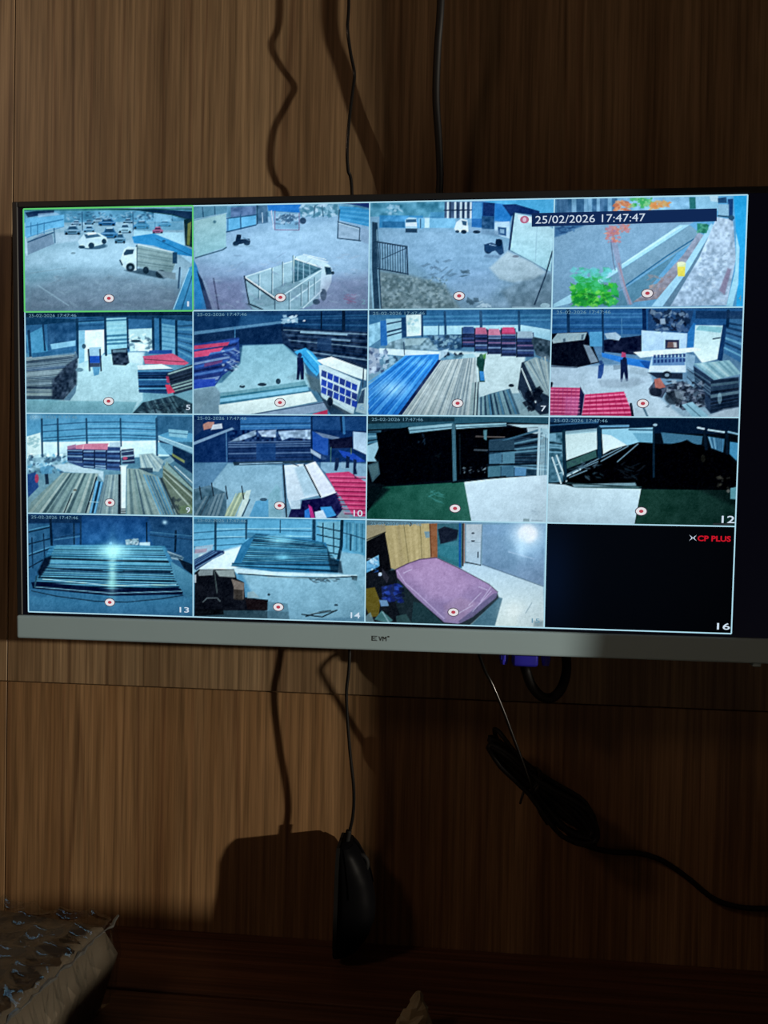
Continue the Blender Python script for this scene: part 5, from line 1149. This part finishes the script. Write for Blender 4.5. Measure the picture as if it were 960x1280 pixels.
# power lead: wire, tied bundle, tail along the wall
lead = tag(empty('power_lead', at(680, 1045, .02)), 'thin black lead with a tied bundle of loops below the television', 'cable')
bm = bmesh.new()
tube(bm, path((592, 770, .040), (594, 795, .046), (598, 815, .066), (606, 838, .078), (615, 855, .080), (629, 888, .078), (641, 920, .076), (655, 957, .073), (667, 992, .068), (674, 1014, .056), (684, 1030, .044)), .0016, 8)
child('wire', bm, M_wire, lead, True)
a3, b3 = at(612, 926, .040), at(740, 1040, .034)
ax = b3 - a3; LN = np.linalg.norm(ax); ax = ax / LN
vx = np.cross(ax, [0, 1.0, 0]); vx /= np.linalg.norm(vx)
def wid(u):
    return np.interp(u, [-1, -.75, -.45, -.15, .2, .55, .85, 1], [.007, .0105, .0085, .0085, .015, .0225, .020, .012])
for i in range(12):
    bm = bmesh.new(); pts = []
    f_ = (.12, .3, .48, .66, .84, 1.0)[i % 6]; dj = .022 + .0036 * i + .002 * rng.rand(); du = (rng.rand() - .5) * .12; dv = (rng.rand() - .5) * .005
    tw = (rng.rand() - .5) * .10
    for k in range(40):
        t_ = 2 * math.pi * k / 40
        u = math.cos(t_) * (1 - .10 * rng.rand() * 0 - (.10 if i % 3 == 0 else .0)) + du * .5
        v = math.copysign(abs(math.sin(t_)) ** .8, math.sin(t_)) * wid(u) * f_ + dv + tw * u * .02
        P_ = (a3 + b3) / 2 + ax * (u * LN / 2) + vx * v
        P_[1] = -dj - .004 * math.sin(2 * t_ + i)
        pts.append(P_)
    tube(bm, pts, .0026, 6, True)
    child('loop', bm, M_cable, lead, True)
bm = bmesh.new()
cn = (a3 + b3) / 2 - ax * (.20 * LN / 2)
for j_ in range(2):
    tube(bm, [cn + ax * .003 * j_ + vx * (.0125 * math.cos(2 * math.pi * k / 24)) + np.array([0, -.006 + .024 * math.sin(2 * math.pi * k / 24), 0]) for k in range(24)], .0013, 6, True)
tube(bm, [cn + vx * -.011 + np.array([0, -.012, 0]), cn + vx * -.018 + np.array([0, -.014, -.010])], .0012, 6)
child('tie', bm, M_tie, lead, True)
# loose strand at the upper end
bm = bmesh.new(); tube(bm, path((668, 965, .052), (648, 945, .055), (632, 925, .052), (624, 915, .047), (618, 912, .04), (622, 925, .034), (640, 950, .03)), .0024, 8)
child('loop', bm, M_cable, lead, True)
bm = bmesh.new()
tube(bm, path((700, 1030, .03), (716, 1046, .022), (736, 1058, .014), (765, 1065, .008), (800, 1067, .006), (828, 1076, .006), (858, 1096, .006), (890, 1122, .006), (920, 1133, .006), (960, 1136, .006), (1040, 1134, .006), (1150, 1150, .006)), .0029, 8)
child('tail', bm, M_cable, lead, True)

# screen cable with a blue plug under the set
vga = tag(empty('monitor_cable', at(657, 836, .075)), 'screen cable with blue plug looping under the television', 'cable')
pc_ = at(656, 816, .075)
bm = bmesh.new(); box(bm, pc_[0] - .013, pc_[0] + .013, pc_[1] - .008, pc_[1] + .008, pc_[2] - .013, pc_[2] + .008, .003, 2); child('plug', bm, M_blue, vga, True)
for dx in (-.021, .021):
    bm = bmesh.new()
    tube(bm, [pc_ + np.array([dx, 0, .010]), pc_ + np.array([dx, 0, -.008]), pc_ + np.array([dx, 0, -.012])], [.0042, .0042, .0034], 12)
    for k in range(12):
        an = 2 * math.pi * k / 12
        tube(bm, [pc_ + np.array([dx + .0042 * math.cos(an), .0042 * math.sin(an), .008]), pc_ + np.array([dx + .0042 * math.cos(an), .0042 * math.sin(an), -.007])], .0006, 4)
    child('thumbscrew', bm, M_blue, vga)
bm = bmesh.new(); box(bm, pc_[0] - .024, pc_[0] + .024, pc_[1] - .006, pc_[1] + .006, pc_[2] + .008, pc_[2] + .012, .001, 1); child('plug_flange', bm, M_back, vga)
bm = bmesh.new()
tube(bm, [pc_ + np.array([0, 0, -.013])] + path((658, 840, .075), (664, 856, .072), (676, 870, .068), (690, 872, .062), (702, 860, .058), (708, 838, .052), (707, 812, .046), (704, 790, .042)), .0050, 10)
child('cord', bm, M_cable, vga, True)

# ------------------------------------------------------------------ parcel in clear film on the desk
M_inner = mat_plain('parcel_cloth', (0.085, 0.067, 0.046), 0.7, 0.3, var=0.25, scale=18, bump=0.3)
M_dark = mat_plain('parcel_side', (0.03, 0.028, 0.024), 0.6, 0.3)
mf, nf, bf = mat_new('clear_film')
nf.nodes.remove(bf)
outn = nf.nodes['Material Output']
tr = nf.nodes.new('ShaderNodeBsdfTransparent'); tr.inputs[0].default_value = (.96, .97, .97, 1)
gl = nf.nodes.new('ShaderNodeBsdfGlossy'); gl.inputs['Roughness'].default_value = 0.07; gl.inputs['Color'].default_value = (.9, .97, 1, 1)
tcn = nf.nodes.new('ShaderNodeTexCoord'); nn = nf.nodes.new('ShaderNodeTexNoise'); nn.inputs['Scale'].default_value = 70; nn.inputs['Detail'].default_value = 3
bpn = nf.nodes.new('ShaderNodeBump'); bpn.inputs['Strength'].default_value = .9; bpn.inputs['Distance'].default_value = .002
nf.links.new(tcn.outputs['Object'], nn.inputs['Vector']); nf.links.new(nn.outputs['Fac'], bpn.inputs['Height']); nf.links.new(bpn.outputs['Normal'], gl.inputs['Normal'])
mxn = nf.nodes.new('ShaderNodeMixShader')
mxn.inputs[0].default_value = 0.14; nf.links.new(tr.outputs[0], mxn.inputs[1]); nf.links.new(gl.outputs[0], mxn.inputs[2]); nf.links.new(mxn.outputs[0], outn.inputs['Surface'])

PZ = DESK_Z + 0.083
PA = atz(150, 1148, PZ); PB = atz(8, 1280, PZ)
e1 = (PB - PA); e1[2] = 0; e1 /= np.linalg.norm(e1)
e2 = np.array([e1[1], -e1[0], 0]);
if e2[0] > 0: e2 = -e2
PLn, PWd = .30, .24
parcel = tag(empty('wrapped_parcel', np.array([PA[0], PA[1], DESK_Z]) + e1 * PLn / 2 + e2 * PWd / 2), 'flat brown parcel wrapped in crinkled clear plastic on the desk', 'parcel')
def pillow(name, na, nb, out, mat, ridge, seed):
    """closed rounded slab over the parcel footprint with creases"""
    r_ = np.random.RandomState(seed)
    ph = r_.rand(8) * 6.3
    bm = bmesh.new(); top = []; bot = []
    for i in range(na + 1):
        ta, tb_ = [], []
        for j in range(nb + 1):
            a, b = i / na, j / nb
            ed = min(a, 1 - a, b * PWd / PLn, (1 - b) * PWd / PLn) * PLn
            rd = math.sqrt(max(0, 1 - max(0, 1 - ed / .010) ** 2))
            z = DESK_Z + .050 + (.033 + out) * rd
            z += ridge * rd * (abs(math.sin(30 * a + 2 * math.sin(6 * b + ph[0]) + ph[1])) ** 8 * .9 + abs(math.sin(23 * b + 9 * a + 2 * math.sin(9 * a + ph[2]))) ** 8 * .8 + r_.rand() * .35)
            P_ = PA + e1 * (a * PLn + (out if a > .5 else -out) * (a in (0, 1))) + e2 * (b * PWd)
            sag = ridge * (1 - rd) * (r_.rand() - .5) * 2
            ta.append(bm.verts.new((P_[0] + sag, P_[1] + sag * .6, z)))
            zb = DESK_Z + .050 - (.0495) * math.sqrt(max(0, 1 - max(0, 1 - ed / .008) ** 2))
            tb_.append(bm.verts.new((P_[0] + sag, P_[1] + sag * .6, max(DESK_Z + .0004, zb))) if 0 < i < na and 0 < j < nb else ta[-1])
        top.append(ta); bot.append(tb_)
    for i in range(na):
        for j in range(nb):
            bm.faces.new((top[i][j], top[i + 1][j], top[i + 1][j + 1], top[i][j + 1]))
            q_ = [bot[i][j], bot[i][j + 1], bot[i + 1][j + 1], bot[i + 1][j]]
            q2 = []
            for v in q_:
                if v not in q2: q2.append(v)
            if len(q2) > 2:
                try: bm.faces.new(q2)
                except ValueError: pass
    return child(name, bm, mat, parcel, True)
pillow('contents', 24, 20, -.003, M_inner, .0, 3)
film = pillow('plastic_wrap', 90, 76, .002, mf, .006, 5)
bm = bmesh.new(); sp = []                               # gathered seam of the film along the near edge
r_ = np.random.RandomState(8)
M_seam = mat_plain('film_seam', (0.05, 0.05, 0.047), 0.16, 0.7, var=0.4, scale=90, bump=0.8)
for i in range(46):
    t_ = i / 45
    sp.append(PA + e1 * (PLn * t_) + e2 * (.001 + .003 * (r_.rand() - .5)) + np.array([0, 0, .001 + .0035 * (r_.rand() - .5)]))
tube(bm, sp, [.0006 + .0020 * r_.rand() ** 2 for _ in sp], 6)
child('film_seam', bm, M_seam, parcel)

# ------------------------------------------------------------------ pale crumpled tip standing on the desk
M_tip = mat_plain('tip_paper', (0.30, 0.25, 0.15), 0.8, 0.2, var=0.3, scale=60, bump=0.4)
tp = at(523, 1241, .145); tb = np.array([tp[0] - .004, tp[1], DESK_Z - .0014])
bm = bmesh.new(); rows = []
r_ = np.random.RandomState(4)
for i in range(11):
    t_ = i / 10
    c_ = tb * (1 - t_) + tp * t_
    R_ = .018 * (1 - t_) ** .8 + .0022
    rows.append([bm.verts.new((c_[0] + R_ * (1 + .45 * (r_.rand() - .5)) * math.cos(2 * math.pi * k / 12), c_[1] + .8 * R_ * (1 + .45 * (r_.rand() - .5)) * math.sin(2 * math.pi * k / 12), c_[2] + (r_.rand() - .5) * .004 * (0 < i))) for k in range(12)])
for a, b in zip(rows[:-1], rows[1:]):
    for k in range(12): bm.faces.new((a[k], a[(k + 1) % 12], b[(k + 1) % 12], b[k]))
bm.faces.new(rows[-1]); bm.faces.new(rows[0][::-1])
tag(obj('crumpled_paper', bm, M_tip), 'pale crumpled paper tip poking up at the bottom edge', 'paper')
